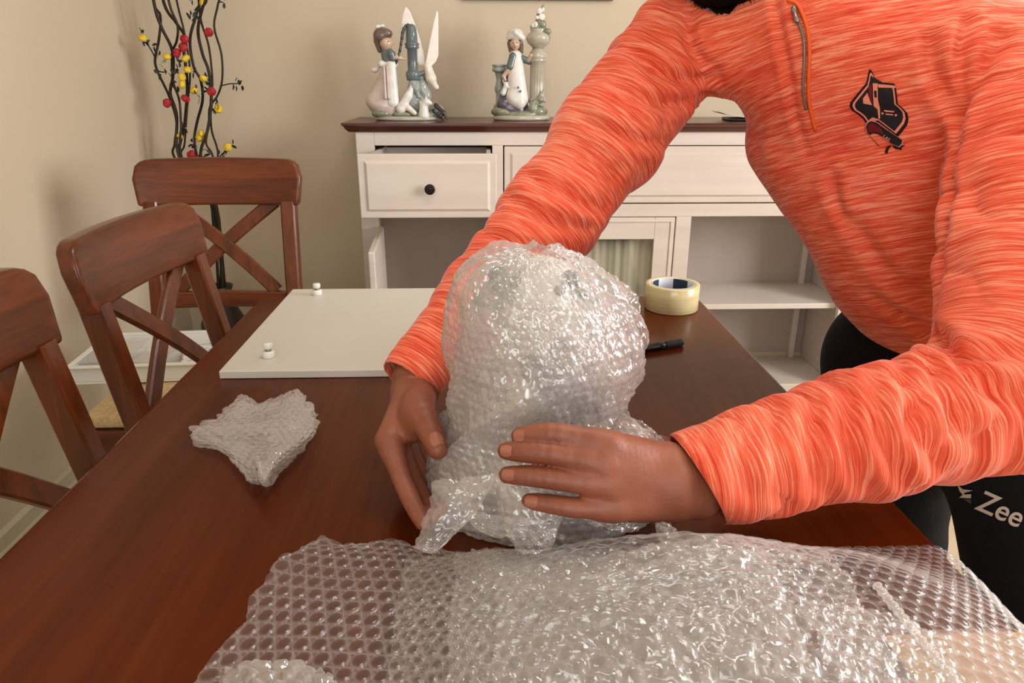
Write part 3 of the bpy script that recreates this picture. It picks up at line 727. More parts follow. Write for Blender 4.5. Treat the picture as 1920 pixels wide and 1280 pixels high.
obj('vase', lathe_mesh('vase', [(.07, 0), (.075, .01), (.055, .05), (.06, .12), (.085, .24), (.08, .32), (.045, .40), (.038, .43), (.05, .46), (.045, .46), (.034, .43), (.03, .41)], 32), mat('dark_vase', srgb(40, 34, 30), srgb(58, 48, 40), 0.4, (8, 8, 8)), br)

# ------------------------------------------------------------------ porcelain figurines on the sideboard
def porc(name, r, g, b, r2=None): return mat(name, srgb(r, g, b), srgb(*(r2 or (min(255, r + 14), min(255, g + 14), min(255, b + 14)))), 0.22, (40, 40, 40), 3, coat=0.4)
P_white = porc('porcelain_white', 226, 222, 216); P_pink = porc('porcelain_pale_rose', 200, 184, 176); P_teal = porc('porcelain_teal', 92, 104, 106)
P_grey = porc('porcelain_grey', 150, 156, 152); P_skin = porc('porcelain_skin', 196, 166, 144); P_hair = porc('porcelain_brown_hair', 104, 84, 76)
P_green = porc('porcelain_green', 120, 126, 104, (158, 162, 142)); P_dark = porc('porcelain_dark', 38, 36, 38); P_plum = porc('porcelain_plum', 92, 82, 96); P_stone = porc('porcelain_stone', 180, 174, 158); P_bone = porc('porcelain_bone', 224, 214, 202)
ZTOP = 1.0413
U = 0.0003
def fig_tools(cx, cy, cpx, bpx):
    def q(x, y, d=0.0): return np.array([(x - cpx) * U, d, (bpx - y) * U])
    return q
def solid(parent, name, m, k, *caps, h=0.0022, label=None):
    S = Solid(h)
    for c in caps:
        if c[0] == 'c': S.cap(c[1], c[2], c[3] * U, c[4] * U, k)
        elif c[0] == 'e': S.ell(c[1], np.array(c[2]) * U, c[3] if len(c) > 3 else None, k)
        else: S.tor(c[1], c[2], (1, 0, 0), np.array(c[3]) * U, np.array(c[4]) * U, k)
    return obj(name, S.mesh(name), m, parent, False, label)
def blade(parent, name, m, q, poly, d, th, bend=0.0):
    bm = bmesh.new(); vs = [bm.verts.new(q(x, y, d)) for x, y in poly]; f = bm.faces.new(vs)
    r = bmesh.ops.extrude_face_region(bm, geom=[f]); ex = [v for v in r['geom'] if isinstance(v, bmesh.types.BMVert)]
    for v in ex: v.co.y += th
    bmesh.ops.recalc_face_normals(bm, faces=bm.faces)
    bmesh.ops.bevel(bm, geom=[e for e in bm.edges if e.calc_face_angle(0) > 1.0], offset=th * .35, segments=2, affect='EDGES', clamp_overlap=True)
    return obj(name, bm_mesh(bm, name, False), m, parent)
def ellipse_base(parent, q, cx, y0, hw, hd, hh, m, name='base'):
    me = lathe_mesh(name, [(0.94, 0), (1.0, .25), (1.0, .55), (.95, .8), (.86, 1.0)], 48); me.transform(Matrix.Diagonal((hw * U, hd, hh * U, 1)))
    o = obj(name, me, m, parent); p = q(cx, y0); o.location = Vector(p); return o

cA = at_y(766, 224, 2.645)
fa = thing('porcelain_figurine', 'porcelain figurine of a girl at a water pump with a winged white bird', 'figurine', (cA[0], 2.645, ZTOP))
q = fig_tools(0, 0, 525, 1245)
ellipse_base(fa, q, 505, 1245, 360, .062, 46, P_stone)
solid(fa, 'grass_mound', P_green, .006, ('e', q(230, 1170, -.01), (120, 110, 55)), ('e', q(470, 1175, -.005), (140, 120, 45)), ('e', q(400, 1110, .01), (60, 60, 60)), ('e', q(700, 1190, .0), (130, 130, 50)))
solid(fa, 'skirt', P_pink, .012, ('t', q(335, 660), q(255, 1080), (72, 64), (180, 140)), ('t', q(290, 800), q(135, 1030), (70, 70), (90, 90)), ('t', q(300, 900), q(330, 1085), (100, 90), (110, 110)))
solid(fa, 'apron', P_white, .008, ('t', q(365, 650, -.012), q(360, 1050, -.026), (48, 40), (78, 60)), ('c', q(250, 640, -.004), q(400, 640, -.006), 40, 36), ('e', q(165, 705, .01), (45, 30, 30)), ('c', q(165, 705, .01), q(240, 650, .006), 14, 22))
for x in (290, 325): solid(fa, 'apron_stripe', P_pink, .004, ('c', q(x - 5, 670, -.0225), q(x + 5, 1000, -.046), 13, 17))
solid(fa, 'bodice', P_teal, .008, ('t', q(320, 520), q(325, 610), (72, 55), (66, 54)), ('c', q(370, 540, -.012), q(385, 585, -.014), 48, 36))
solid(fa, 'arm', P_skin, .004, ('c', q(390, 585, -.014), q(430, 560, -.012), 28, 24), ('e', q(452, 575, -.010), (36, 26, 28)), ('c', q(420, 575, -.012), q(525, 590, -.006), 16, 12))
hd = solid(fa, 'head', P_skin, .006, ('e', q(315, 425, -.004), (72, 66, 74)), ('e', q(382, 425, -.006), (12, 14, 14)), ('c', q(305, 480), q(315, 520), 34, 36))
solid(fa, 'painted_eye', P_dark, .001, ('e', q(350, 408, -.0210), (9, 6, 6)), h=.0008)
solid(fa, 'hair', P_hair, .006, ('e', q(272, 345, .002), (98, 82, 88)), ('e', q(330, 325, -.002), (62, 66, 50)), ('c', q(215, 400, .004), q(235, 500, .004), 42, 26))
solid(fa, 'hair_bow', P_white, .004, ('e', q(232, 258), (34, 24, 24)), ('e', q(280, 246), (30, 20, 18)))
pm = lathe_mesh('pump_column', np.array([(72, 0), (78, 25), (84, 60), (82, 90), (62, 105), (58, 112), (56, 330), (74, 340), (80, 352), (70, 364), (82, 376), (80, 390), (66, 402), (62, 480), (56, 540), (44, 575), (18, 590)]) * U, 32)
pm.transform(Matrix.Translation(q(598, 815, .004))); obj('pump_column', pm, P_teal, fa)
solid(fa, 'pump_handle', P_dark, .004, *[('c', a, b, 14, 13) for a, b in zip(*(lambda s: (s[:-1], s[1:]))(smooth_path([q(405, 655, -.014), q(455, 545, -.013), (q(488, 410, -.010)), q(508, 295, -.006), q(560, 235, 0), q(595, 268, 0), q(592, 325, 0)], 14)))])
solid(fa, 'pump_spout', P_teal, .004, ('c', q(640, 760), q(720, 730), 34, 24), ('c', q(720, 730), q(735, 790), 22, 20))
solid(fa, 'rocks', P_grey, .008, ('e', q(600, 900), (70, 80, 120)), ('e', q(700, 900, .004), (65, 70, 105)), ('e', q(740, 980), (60, 60, 90)), ('e', q(620, 1060), (110, 90, 110)), ('e', q(850, 1150, .005), (90, 70, 80)))
blade(fa, 'bird_wing', P_bone, q, [(735, 655), (722, 520), (690, 385), (640, 225), (592, 100), (545, 42), (505, 130), (482, 260), (505, 420), (590, 570), (670, 650)], .014, .006)
blade(fa, 'bird_wing', P_bone, q, [(740, 660), (762, 560), (800, 400), (850, 210), (888, 85), (903, 110), (900, 300), (892, 545), (862, 615), (800, 670)], -.004, .006)
solid(fa, 'bird', P_bone, .008, ('c', q(765, 665, .004), q(800, 790, -.004), 48, 60), ('c', q(800, 790, -.004), q(850, 880, -.008), 52, 30), ('e', q(862, 888, -.010), (26, 24, 26)))
solid(fa, 'bird_beak', P_hair, .003, ('c', q(872, 898, -.010), q(866, 925, -.012), 11, 5))
solid(fa, 'goose', P_white, .008, ('c', q(455, 1120, -.030), q(545, 980, -.024), 55, 42), ('c', q(545, 980, -.024), q(590, 880, -.020), 40, 28), ('c', q(545, 1110, -.034), q(610, 1160, -.040), 36, 26))
solid(fa, 'goose_neck', P_grey, .006, ('c', q(600, 880, -.020), q(635, 905, -.024), 32, 26), ('c', q(635, 905, -.024), q(660, 990, -.022), 24, 20))
solid(fa, 'cat', P_white, .008, ('c', q(715, 1190, -.036), q(715, 1080, -.036), 62, 46), ('e', q(755, 1045, -.040), (44, 40, 38)), ('c', q(745, 1030, -.038), q(745, 985, -.036), 20, 8), ('c', q(690, 1060, -.036), q(672, 1035, -.036), 16, 7), ('c', q(790, 1055, -.040), q(805, 1060, -.042), 18, 12))
solid(fa, 'twig_bundle', P_dark, .005, ('c', q(850, 1080, -.02), q(940, 1160, -.03), 26, 22), ('c', q(900, 1200, -.03), q(940, 1150, -.03), 22, 16), ('c', q(935, 1160, -.03), q(975, 1225, -.034), 18, 12), ('c', q(820, 1140, -.01), q(930, 1240, -.02), 24, 12))

cB = at_y(977, 227, 2.645)
fb = thing('porcelain_figurine', 'porcelain figurine of a girl in a white bonnet beside a column topped by flowers', 'figurine', (cB[0], 2.645, ZTOP))
q = fig_tools(0, 0, 470, 1257)
ellipse_base(fb, q, 470, 1257, 330, .062, 58, P_stone)
solid(fb, 'ground', P_green, .008, ('e', q(250, 1165), (130, 120, 60)), ('e', q(640, 1160), (140, 120, 70)), ('e', q(470, 1190, -.02), (180, 100, 40)))
solid(fb, 'dress', P_plum, .010, ('t', q(410, 700, .006), q(370, 1130, .006), (90, 70), (190, 130)), ('e', q(270, 1080, -.01), (80, 70, 70)))
solid(fb, 'apron', P_white, .010, ('t', q(400, 560, -.006), q(424, 1030, -.018), (74, 58), (124, 92)), ('c', q(360, 1000, -.022), q(450, 1075, -.028), 60, 60))
solid(fb, 'apron_bow', P_white, .005, ('c', q(300, 860, -.02), q(262, 960, -.02), 22, 34), ('c', q(290, 880, -.02), q(275, 850, -.02), 18, 12), ('c', q(300, 890, -.022), q(350, 905, -.028), 22, 16))
for x, y in ((428, 898), (452, 938)): solid(fb, 'apron_flower', P_hair, .002, ('e', q(x, y, -.0475), (14, 8, 16)))
solid(fb, 'sleeve', P_teal, .006, ('c', q(375, 570, -.014), q(340, 680, -.020), 46, 44)); solid(fb, 'sleeve', P_teal, .006, ('c', q(470, 590, -.004), q(560, 625, 0), 42, 34))
solid(fb, 'arm', P_skin, .005, ('c', q(340, 690, -.020), q(265, 780, -.018), 32, 22), ('c', q(265, 780, -.018), q(285, 820, -.022), 20, 16)); solid(fb, 'arm', P_skin, .005, ('c', q(545, 610, -.006), q(575, 560, -.014), 26, 24))
solid(fb, 'head', P_skin, .006, ('e', q(395, 445, -.012), (58, 56, 62)), ('e', q(393, 450, -.030), (9, 9, 11)), ('c', q(400, 490), q(400, 560), 34, 38))
for x in (372, 416): solid(fb, 'painted_eye', P_dark, .001, ('e', q(x, 432, -.0275), (9, 6, 6)), h=.0008)
solid(fb, 'mouth', P_hair, .001, ('e', q(394, 474, -.0262), (13, 5, 4)), h=.0008)
solid(fb, 'hair', P_hair, .006, ('e', q(400, 430, .004), (86, 58, 78)), ('c', q(335, 430, -.004), q(345, 510, -.004), 28, 22), ('c', q(460, 430, -.006), q(465, 520, -.004), 32, 26))
solid(fb, 'bonnet', P_white, .008, ('e', q(400, 345, .004), (95, 88, 72)), ('c', q(320, 375, -.012), q(400, 325, -.026), 24, 22), ('c', q(400, 325, -.026), q(480, 380, -.012), 22, 24), ('c', q(480, 380, -.010), q(490, 440, 0), 26, 18))
cl = lathe_mesh('column', np.array([(100, 0), (100, 40), (88, 50), (86, 60), (84, 430), (96, 440), (102, 455), (94, 470), (106, 482), (108, 500), (96, 520), (90, 545), (74, 555), (64, 580)]) * U, 72, (18, .10, 60 * U, 425 * U))
cl.transform(Matrix.Translation(q(655, 1065, .006))); obj('column', cl, P_stone, fb)
ur = lathe_mesh('urn', np.array([(62, 0), (80, 20), (118, 50), (136, 90), (136, 120), (120, 150), (90, 168), (88, 178), (98, 195), (92, 205), (60, 205)]) * U, 40)
ur.transform(Matrix.Translation(q(660, 485, .006))); obj('urn', ur, P_stone, fb)
bl = lathe_mesh('baluster', np.array([(70, 0), (66, 40), (44, 60), (40, 160), (52, 190), (58, 220), (50, 250), (36, 300), (36, 330), (50, 380), (56, 400), (82, 405), (84, 440), (72, 445), (72, 455), (84, 462), (84, 480), (60, 482)]) * U, 28)
bl.transform(Matrix.Translation(q(222, 1135, .016))); obj('baluster', bl, P_grey, fb)
for i, (x, y, r_) in enumerate(((620, 240, 30), (665, 105, 32), (690, 165, 34), (590, 250, 22), (700, 90, 20), (640, 170, 20))):
    solid(fb, 'porcelain_flower', P_white, .003, *[('e', q(x + r_ * .6 * math.cos(a), y + r_ * .6 * math.sin(a), -.012 - .003 * (i % 3)), (r_ * .55, r_ * .4, r_ * .55)) for a in np.arange(5) * 1.257], ('e', q(x, y, -.016), (r_ * .4,) * 3), h=.0018)
solid(fb, 'foliage', P_green, .005, ('c', q(650, 290), q(670, 150, -.004), 50, 36), ('c', q(670, 150), q(708, 45), 34, 12), ('e', q(700, 240, -.006), (46, 40, 50)), ('e', q(750, 310, -.012), (50, 40, 34)), ('e', q(595, 260, -.004), (34, 30, 26)), ('e', q(775, 350, -.012), (20, 20, 50)), h=.002)
solid(fb, 'flower_bush', P_green, .005, ('e', q(620, 1070, -.026), (60, 40, 40)), ('e', q(685, 1030, -.028), (44, 36, 40)), ('e', q(600, 1130, -.03), (60, 40, 50)), ('c', q(640, 1060, -.028), q(720, 920, -.022), 14, 8), h=.002)
# ------------------------------------------------------------------ bubble wrap
def bubbles(u, v, pitch, r, h):
    """height of a hexagonal field of flat-topped bubbles at metric coordinates u, v"""
    rh = pitch * math.sqrt(3) / 2
    best = np.full(u.shape, 9.0)
    for k in (-1, 0, 1):
        row = np.floor(v / rh + 0.5) + k
        off = np.where(np.mod(row, 2) > 0.5, pitch / 2, 0.0)
        cx = np.round((u - off) / pitch) * pitch + off
        best = np.minimum(best, np.hypot(u - cx, v - row * rh))
    return h * np.sqrt(np.clip(1 - (best / r) ** 4, 0, 1)), np.exp(-((best - r * 1.02) / (r * .16)) ** 2)
def set_haze(me, H_):
    me.attributes.new('haze', 'FLOAT', 'POINT').data.foreach_set('value', np.asarray(H_, np.float32).ravel()); return me
def crom(P, n, axis):
    """resample control points along an axis with a smooth curve"""
    P = np.moveaxis(P, axis, 0); m = len(P)
    Q = np.concatenate([2 * P[:1] - P[1:2], P, 2 * P[-1:] - P[-2:-1]]); t = np.linspace(0, m - 1, n); i = np.minimum(t.astype(int), m - 2); f = (t - i).reshape((-1,) + (1,) * (P.ndim - 1))
    a, b, c, d = Q[i], Q[i + 1], Q[i + 2], Q[i + 3]
    out = 0.5 * (2 * b + (c - a) * f + (2 * a - 5 * b + 4 * c - d) * f * f + (3 * b - a - 3 * c + d) * f ** 3)
    return np.moveaxis(out, 0, axis)
def normals_grid(G):
    du = np.gradient(G, axis=1); dv = np.gradient(G, axis=0); N = np.cross(du, dv); return N / (np.linalg.norm(N, axis=2)[..., None] + 1e-12)
def grid_faces(nv, nu, wrap=False):
    I = np.arange(nv * nu).reshape(nv, nu); J = np.roll(I, -1, 1) if wrap else None
    if wrap: return np.stack([I[:-1], J[:-1], J[1:], I[1:]], -1).reshape(-1, 4)
    return np.stack([I[:-1, :-1], I[:-1, 1:], I[1:, 1:], I[1:, :-1]], -1).reshape(-1, 4)
def patch(ctrl, res=0.0017, pitch=0.0128, bub=0.0035, crum=0.0, cf=45.0, fold=0.0, ff=18.0, seed=0, floor=None, up=None, aniso=(1, 1), jag=0.0, mask=None):
    C = np.array(ctrl, float)                       # rows x cols x 3
    Lu = np.mean(np.linalg.norm(np.diff(C, axis=1), axis=2).sum(1)); Lv = np.mean(np.linalg.norm(np.diff(C, axis=0), axis=2).sum(0))
    nu, nv = max(8, int(Lu / res)), max(8, int(Lv / res))
    G = crom(crom(C, nu, 1), nv, 0)
    u, v = np.meshgrid(np.linspace(0, Lu, nu), np.linspace(0, Lv, nv))
    if jag:                                         # torn, uneven border
        e = fbm(np.stack([u * 60, v * 60, 0 * u + seed], -1), 3, seed + 40)
        ed = np.clip(1 - np.minimum.reduce([u, Lu - u, v, Lv - v]) / 0.02, 0, 1); c = G.mean((0, 1)); G = G + (c - G) * (jag * ed * e)[..., None]
    N = normals_grid(G); 
    if N[..., 2].mean() < 0: N = -N
    D, HZ = bubbles(u, v, pitch, pitch * 0.44, bub) if bub else (0 * u, 0 * u)
    if mask is not None:                            # 0..1: where the sheet is crumpled instead of neatly bubbled
        mk = mask(G); D = D * (1 - .8 * mk); HZ = HZ * (1 - .85 * mk)
        q = np.stack([u * 48, v * 48, 0 * u + seed + 2.0], -1); D = D + mk * (.0032 * (1 - 2 * np.abs(fbm(q, 3, seed + 21))) + .0014 * vnoise(q * 3.0, seed + 22))
    if crum:
        q = np.stack([u * cf * aniso[0], v * cf * aniso[1], 0 * u + seed], -1)
        D = D + crum * (1 - 2 * np.abs(fbm(q, 3, seed))) + 0.5 * crum * vnoise(q * 3.1, seed + 5)
    if fold: D = D + fold * fbm(np.stack([u * ff * aniso[0], v * ff * aniso[1], 0 * u + seed + 3.3], -1), 2, seed + 9)
    G = G + N * D[..., None]
    if floor is not None: G[..., 2] = np.maximum(G[..., 2], floor)
    return set_haze(mesh_np('film', G.reshape(-1, 3), grid_faces(nv, nu)), HZ)
def PZ_(x, y, z): return at_z(x, y, z)
ZT = TT + 0.0012

# flat sheet at the left front
sh = thing('bubble_wrap_sheet', 'flat clear bubble wrap sheet on the table at the front, left of the heap', 'bubble wrap', (-0.12, 0.46, TT))
rows = [[(585, 1013), (680, 1020), (790, 1022), (885, 1036), (980, 1052)], [(541, 1037), (650, 1050), (770, 1055), (880, 1065), (985, 1080)], [(487, 1105), (610, 1115), (745, 1120), (870, 1130), (980, 1140)], [(430, 1190), (560, 1195), (700, 1200), (840, 1205), (960, 1210)], [(372, 1282), (510, 1285), (660, 1290), (800, 1290), (930, 1290)], [(330, 1350), (480, 1350), (630, 1350), (780, 1350), (920, 1350)]]
ctrl = [[PZ_(x, y, ZT + 0.004 + 0.004 * ((i * 7 + j * 3) % 3) / 3) for j, (x, y) in enumerate(r)] for i, r in enumerate(rows)]
obj('film', patch(ctrl, 0.0014, 0.0128, 0.0017, 0.0002, 60, 0.003, 14, 1, ZT, jag=0.10), M_film, sh, True)
# bunched corner at the very front
ctrl = [[PZ_(430, 1262, ZT + .004), PZ_(510, 1243, ZT + .018), PZ_(585, 1250, ZT + .012), PZ_(620, 1275, ZT + .004)], [PZ_(400, 1300, ZT + .006), PZ_(500, 1290, ZT + .022), PZ_(590, 1295, ZT + .018), PZ_(650, 1310, ZT + .006)], [PZ_(380, 1360, ZT + .004), PZ_(500, 1360, ZT + .012), PZ_(600, 1360, ZT + .010), PZ_(680, 1360, ZT + .004)]]
obj('bunched_corner', patch(ctrl, 0.0016, 0.0128, 0.0024, 0.0028, 60, 0.004, 20, 3, ZT), M_filmw, sh, True)

# the heap in front
hp = thing('bubble_wrap_heap', 'big crumpled heap of bubble wrap filling the bottom right foreground', 'bubble wrap', (0.20, 0.40, TT))
XS = np.array([-0.075, -0.035, 0.01, 0.06, 0.12, 0.19, 0.255, 0.315, 0.370, 0.418, 0.47])
def hz(x, y):
    """top of the heap above the table"""
    ridge = np.interp(x, [-0.08, -0.03, 0.02, 0.08, 0.19, 0.255, 0.32, 0.385, 0.43, 0.50], [0.003, 0.020, 0.046, 0.064, 0.077, 0.064, 0.044, 0.016, -0.006, -0.09])
    yr = np.interp(x, [-.1, 0.0, .1, .5], [.50, .475, .455, .45])
    far = np.clip((y - yr) / 0.085, 0, 1); near = np.clip((yr - y) / 0.20, 0, 1)
    return np.where(y > yr, ridge * np.where(ridge > 0, (1 - far ** 1.8), 1), ridge * np.where(ridge > 0, 1 - 0.55 * near, 1))
def heap_layer(xs, ys, dz, shift=0.0, amp=0.0, seed=0):
    C = []
    for y in ys:
        r = []
        for x in xs:
            z = float(hz(x, y)) - dz + amp * float(vnoise(np.array([[x * 18, y * 18, seed + .5]]), seed)[0]); lim = 0.0025 if x < TX1 + .006 else -0.3
            r.append((x + shift, y, TT + max(z, lim)))
        C.append(r)
    return C
YS = [.545, .515, .485, .455, .425, .39, .34, .28, .22]
obj('top_layer', patch(heap_layer(XS, YS, 0, 0, .006, 1), 0.0015, 0.0138, 0.0019, 0.0006, 40, 0.006, 9, 11, None, mask=lambda G: np.clip(1.25 - np.abs(G[..., 0] - .115 - .25 * (.42 - G[..., 1])) / .10 + .25 * fbm(G * 14, 2, 5), 0, 1)), M_film, hp, True)
obj('middle_layer', patch(heap_layer(np.array([-0.03, 0.0, .04, .09, .14, .19, .235, .27]), YS, .012, 0, .008, 2), 0.0017, 0.0128, 0.0026, 0.0040, 42, 0.005, 16, 12, ZT), M_film2, hp, True)
obj('inner_layer', patch(heap_layer(np.array([0.005, .04, .09, .14, .18, .215]), [.515, .49, .46, .43, .39, .34, .28, .22], .024, 0, .010, 3), 0.0018, 0.0128, 0.0022, 0.0045, 50, 0.006, 18, 13, ZT), M_filmw, hp, True)
obj('lower_layer', patch(heap_layer(np.array([0.23, .27, .31, .35, .40]), [.44, .41, .37, .32, .26, .22], .030, 0, .006, 4), 0.0018, 0.0128, 0.0030, 0.0030, 42, 0.005, 16, 14, ZT + .004), M_film2, hp, True)
fp = np.array([(x, y, TT + float(hz(x, y)) + .0065) for x, y in zip(np.linspace(.281, .303, 60), np.linspace(.428, .318, 60))])
obj('rolled_edge', tube_mesh('rolled_edge', fp, 0.0034 + 0.0007 * np.sin(np.arange(60) * 2.1), 10), M_filmw, hp, True)
tc_ = [[at(1228, 980, .595), at(1240, 982, .594), at(1250, 988, .594)], [at(1236, 1004, .592), at(1252, 1004, .588), at(1272, 1004, .590)], [at(1245, 1030, .588), at(1268, 1032, .584), at(1294, 1026, .586)], [at(1240, 1060, .580), at(1270, 1062, .576), at(1300, 1058, .578)]]
obj('torn_corner', patch(tc_, 0.0012, 0.011, 0.002, 0.0035, 70, 0, 10, 15), M_film2, hp, True)
rear = [[at_z(885, 1036, ZT + .004), at_z(980, 1046, ZT + .012), at_z(1090, 1040, ZT + .012), at_z(1190, 1044, ZT + .004)], [at_z(900, 1062, ZT + .004), at_z(985, 1075, ZT + .020), at_z(1090, 1075, ZT + .022), at_z(1190, 1075, ZT + .008)], [at_z(900, 1110, ZT + .002), at_z(985, 1120, ZT + .016), at_z(1090, 1120, ZT + .018), at_z(1190, 1120, ZT + .008)]]
obj('rear_ruffle', patch(rear, 0.0015, 0.0128, 0.0025, 0.004, 55, 0.003, 20, 16, ZT), M_film2, hp, True)
# cardboard under the heap at the right
cb = thing('cardboard_sheet', 'flat piece of tan cardboard under the bubble wrap at the bottom right corner', 'cardboard', (0.355, 0.36, TT))
box('board', (0.300, 0.25, TT + .0004), (0.411, 0.437, TT + .0045), M_card, cb, 0.001, True)

# small crumpled scrap on the left
sc_ = thing('bubble_wrap_scrap', 'small crumpled scrap of bubble wrap lying alone on the table, left side', 'bubble wrap', tuple(at_z(485, 820, TT)[:2]) + (TT,))
def SR(lst, zs, dz=0): return [[at_z(x, y, ZT + z - dz) for (x, y), z in zip(r, zr)] for r, zr in zip(lst, zs)]
L1 = [[(425, 768), (448, 742), (478, 756), (515, 748), (545, 742), (572, 748)], [(395, 790), (440, 778), (480, 778), (520, 768), (555, 760), (586, 772)], [(366, 808), (425, 806), (475, 800), (520, 796), (560, 790), (594, 790)], [(364, 826), (420, 832), (470, 832), (520, 832), (555, 828), (582, 822)], [(418, 846), (440, 858), (478, 860), (512, 860), (540, 856), (562, 850)], [(462, 888), (474, 890), (487, 894), (500, 894), (514, 886), (528, 878)], [(484, 896), (488, 899), (493, 903), (499, 905), (506, 902), (512, 895)]]
Z1 = [[.004, .006, .004, .008, .008, .004], [.006, .014, .010, .016, .018, .010], [.005, .016, .022, .026, .024, .012], [.004, .010, .012, .030, .028, .010], [.004, .008, .016, .034, .026, .008], [.006, .012, .024, .030, .018, .006], [.008, .010, .016, .018, .012, .008]]
obj('top_film', patch(SR(L1, Z1), 0.0011, 0.0110, 0.0011, 0.0016, 26, 0.006, 15, 21, ZT, jag=.16), M_pack, sc_, True)
Z2 = [[max(.003, z * .45) for z in r] for r in Z1]
obj('under_film', patch(SR([[(x + (482 - x) * .05, y + (820 - y) * .05) for x, y in r] for r in L1], Z2), 0.0012, 0.0110, 0.0011, 0.0016, 26, 0.004, 17, 22, ZT, jag=.16), M_pack, sc_, True)
pk = smooth_path([at_z(482, 858, ZT + .022), at_z(492, 880, ZT + .026), at_z(498, 896, ZT + .018), at_z(500, 904, ZT + .010)], 16)
obj('twisted_tip', tube_mesh('twisted_tip', pk, np.interp(np.arange(16), [0, 8, 15], [.004, .0065, .005]) * (1 + .22 * np.sin(np.arange(16) * 2.2)), 12), M_filmw, sc_, True)

# ------------------------------------------------------------------ wrapped figurine being packed
PKY = 0.648
inner = thing('wrapped_figurine', 'pale porcelain figurine inside the bubble wrap package, dimly visible', 'figurine', (0.055, PKY, TT))
def iq(x, y, d=0.0): return at_y(x, y, PKY + d)
S = Solid(.0035); S.tor(iq(1030, 790), iq(1035, 900), (1, 0, 0), (.045, .038), (.066, .048), .02).tor(iq(1020, 640), iq(1030, 790), (1, 0, 0), (.040, .034), (.036, .032), .02).ell(iq(1015, 570), (.040, .038, .046), None, .02)
V, Fq = S.build(); V[:, 2] = np.maximum(V[:, 2], TT + .002); o = obj('body', mesh_np('body', V, Fq), P_white, inner, True)
S = Solid(.003)
for i in range(22):
    a = i * 2.4; q_ = math.sqrt(i / 22); S.ell(iq(1000 + 110 * q_ * math.cos(a), 560 + 62 * q_ * math.sin(a), -.016 + .008 * math.sin(3 * a)), (.009, .010, .0075), None, .003)
obj('flowers', S.mesh('flowers'), porc('porcelain_grey_green', 96, 108, 100), inner, True)
S = Solid(.003); S.cap(iq(1050, 650, -.03), iq(1110, 760, -.035), .012, .010, .006).cap(iq(1000, 690, -.036), iq(1050, 740, -.045), .013, .010, .006)
obj('arm', S.mesh('arm'), P_plum, inner, True)

pkg = thing('bubble_wrapped_package', 'tall package of crumpled bubble wrap standing on the table, held in both hands', 'package', (0.055, PKY, TT))
OUT = [(466, 985, 1030), (472, 940, 1062), (482, 902, 1085), (500, 874, 1110), (525, 857, 1138), (560, 849, 1166), (600, 846, 1184), (640, 846, 1200), (680, 843, 1197), (720, 840, 1184), (755, 838, 1172), (785, 834, 1180), (815, 824, 1214), (845, 813, 1240), (880, 806, 1250), (910, 803, 1248), (945, 806, 1238), (975, 815, 1225)]
def shell(off, seed, crum, bub, fold, res=0.0016):
    R = []
    for y, xl, xr in OUT:
        pl, pr = at_y(xl, y, PKY), at_y(xr, y, PKY); R.append(((pl[0] + pr[0]) / 2, (pr[0] - pl[0]) / 2, (pl[2] + pr[2]) / 2))
    R = np.array(R); s = np.concatenate([[0], np.cumsum(np.hypot(np.diff(R[:, 1]), np.diff(R[:, 2])))])
    nv = int(s[-1] / res); nu = int(0.60 / res); sv = np.linspace(0, s[-1], nv)
    cx, a, z = (np.interp(sv, s, R[:, i]) for i in range(3))
    ker = np.ones(9) / 9; pad = lambda q: np.convolve(np.pad(q, 4, 'edge'), ker, 'valid'); a = pad(a); z = pad(z); cx = pad(cx)
    a = np.maximum(a - off * np.minimum(1, a / .03), .002); z = np.maximum(z - off * np.clip((z - TT) / .2, 0, 1), ZT)
    b = np.minimum(a * .84, .070 + .30 * (a - .070)) 
    th = np.linspace(0, 2 * math.pi, nu, endpoint=False)
    T, A = np.meshgrid(th, a); B = b[:, None]
    G = np.stack([cx[:, None] + A * np.cos(T), PKY + B * np.sin(T), z[:, None] + 0 * T], -1)
    N = np.stack([np.cos(T) / A, np.sin(T) / B, 0 * T], -1); dz = np.gradient(a)[:, None] / (np.gradient(sv)[:, None]); N /= np.linalg.norm(N, axis=2)[..., None]
    N[..., 2] = -np.clip(np.gradient(a) / (np.abs(np.gradient(z)) + 1e-6), -3, 3)[:, None] * -1.0; N /= np.linalg.norm(N, axis=2)[..., None]
    u = T * 0.0955; v = sv[:, None] + 0 * T
    W = np.stack([np.cos(T) * 2.2, np.sin(T) * 2.2, v * 16], -1)
    D = fold * fbm(W + seed, 3, seed)
    # drawn wrinkles that run diagonally round the waist of the package
    sk = v * 34 + 4.2 * np.cos(T + .35) + .9 * np.sin(2 * T) + 1.1 * fbm(W * .7 + 3, 2, seed + 2)
    ampw = np.exp(-((v - .215) / .07) ** 2) + .35
    D = D + ampw * fold * .34 * (1 - 2 * np.abs(np.sin(sk)) ** .7)
    q = np.stack([np.cos(T) * .0955 * 44, np.sin(T) * .0955 * 44, v * 44 + seed], -1)
    D = D + crum * (1 - 2 * np.abs(fbm(q, 3, seed + 4))) + .5 * crum * vnoise(q * 3.3, seed + 7)
    bb, HZ = bubbles(u, v, .0955 * 2 * math.pi / 62, .0042, bub); D = D + bb
    fade = np.clip(a / .03, 0, 1)[:, None]
    G = G + N * (D * fade)[..., None]; G[..., 2] = np.maximum(G[..., 2], ZT)
    F = grid_faces(nv, nu, True); top = len(G.reshape(-1, 3))
    V = np.vstack([G.reshape(-1, 3), [[cx[0], PKY, z[0] + .0005]]])
    return set_haze(mesh_np('shell', V, F), np.append(HZ.ravel(), 0))
obj('outer_film', shell(0.0, 31, .0018, .0013, .010), M_pack, pkg, True)
obj('inner_film', shell(0.009, 33, .0026, .0014, .010, .002), M_pack, pkg, True)
obj('innermost_film', shell(0.018, 35, .0030, .0012, .010, .0024), M_pack, pkg, True)
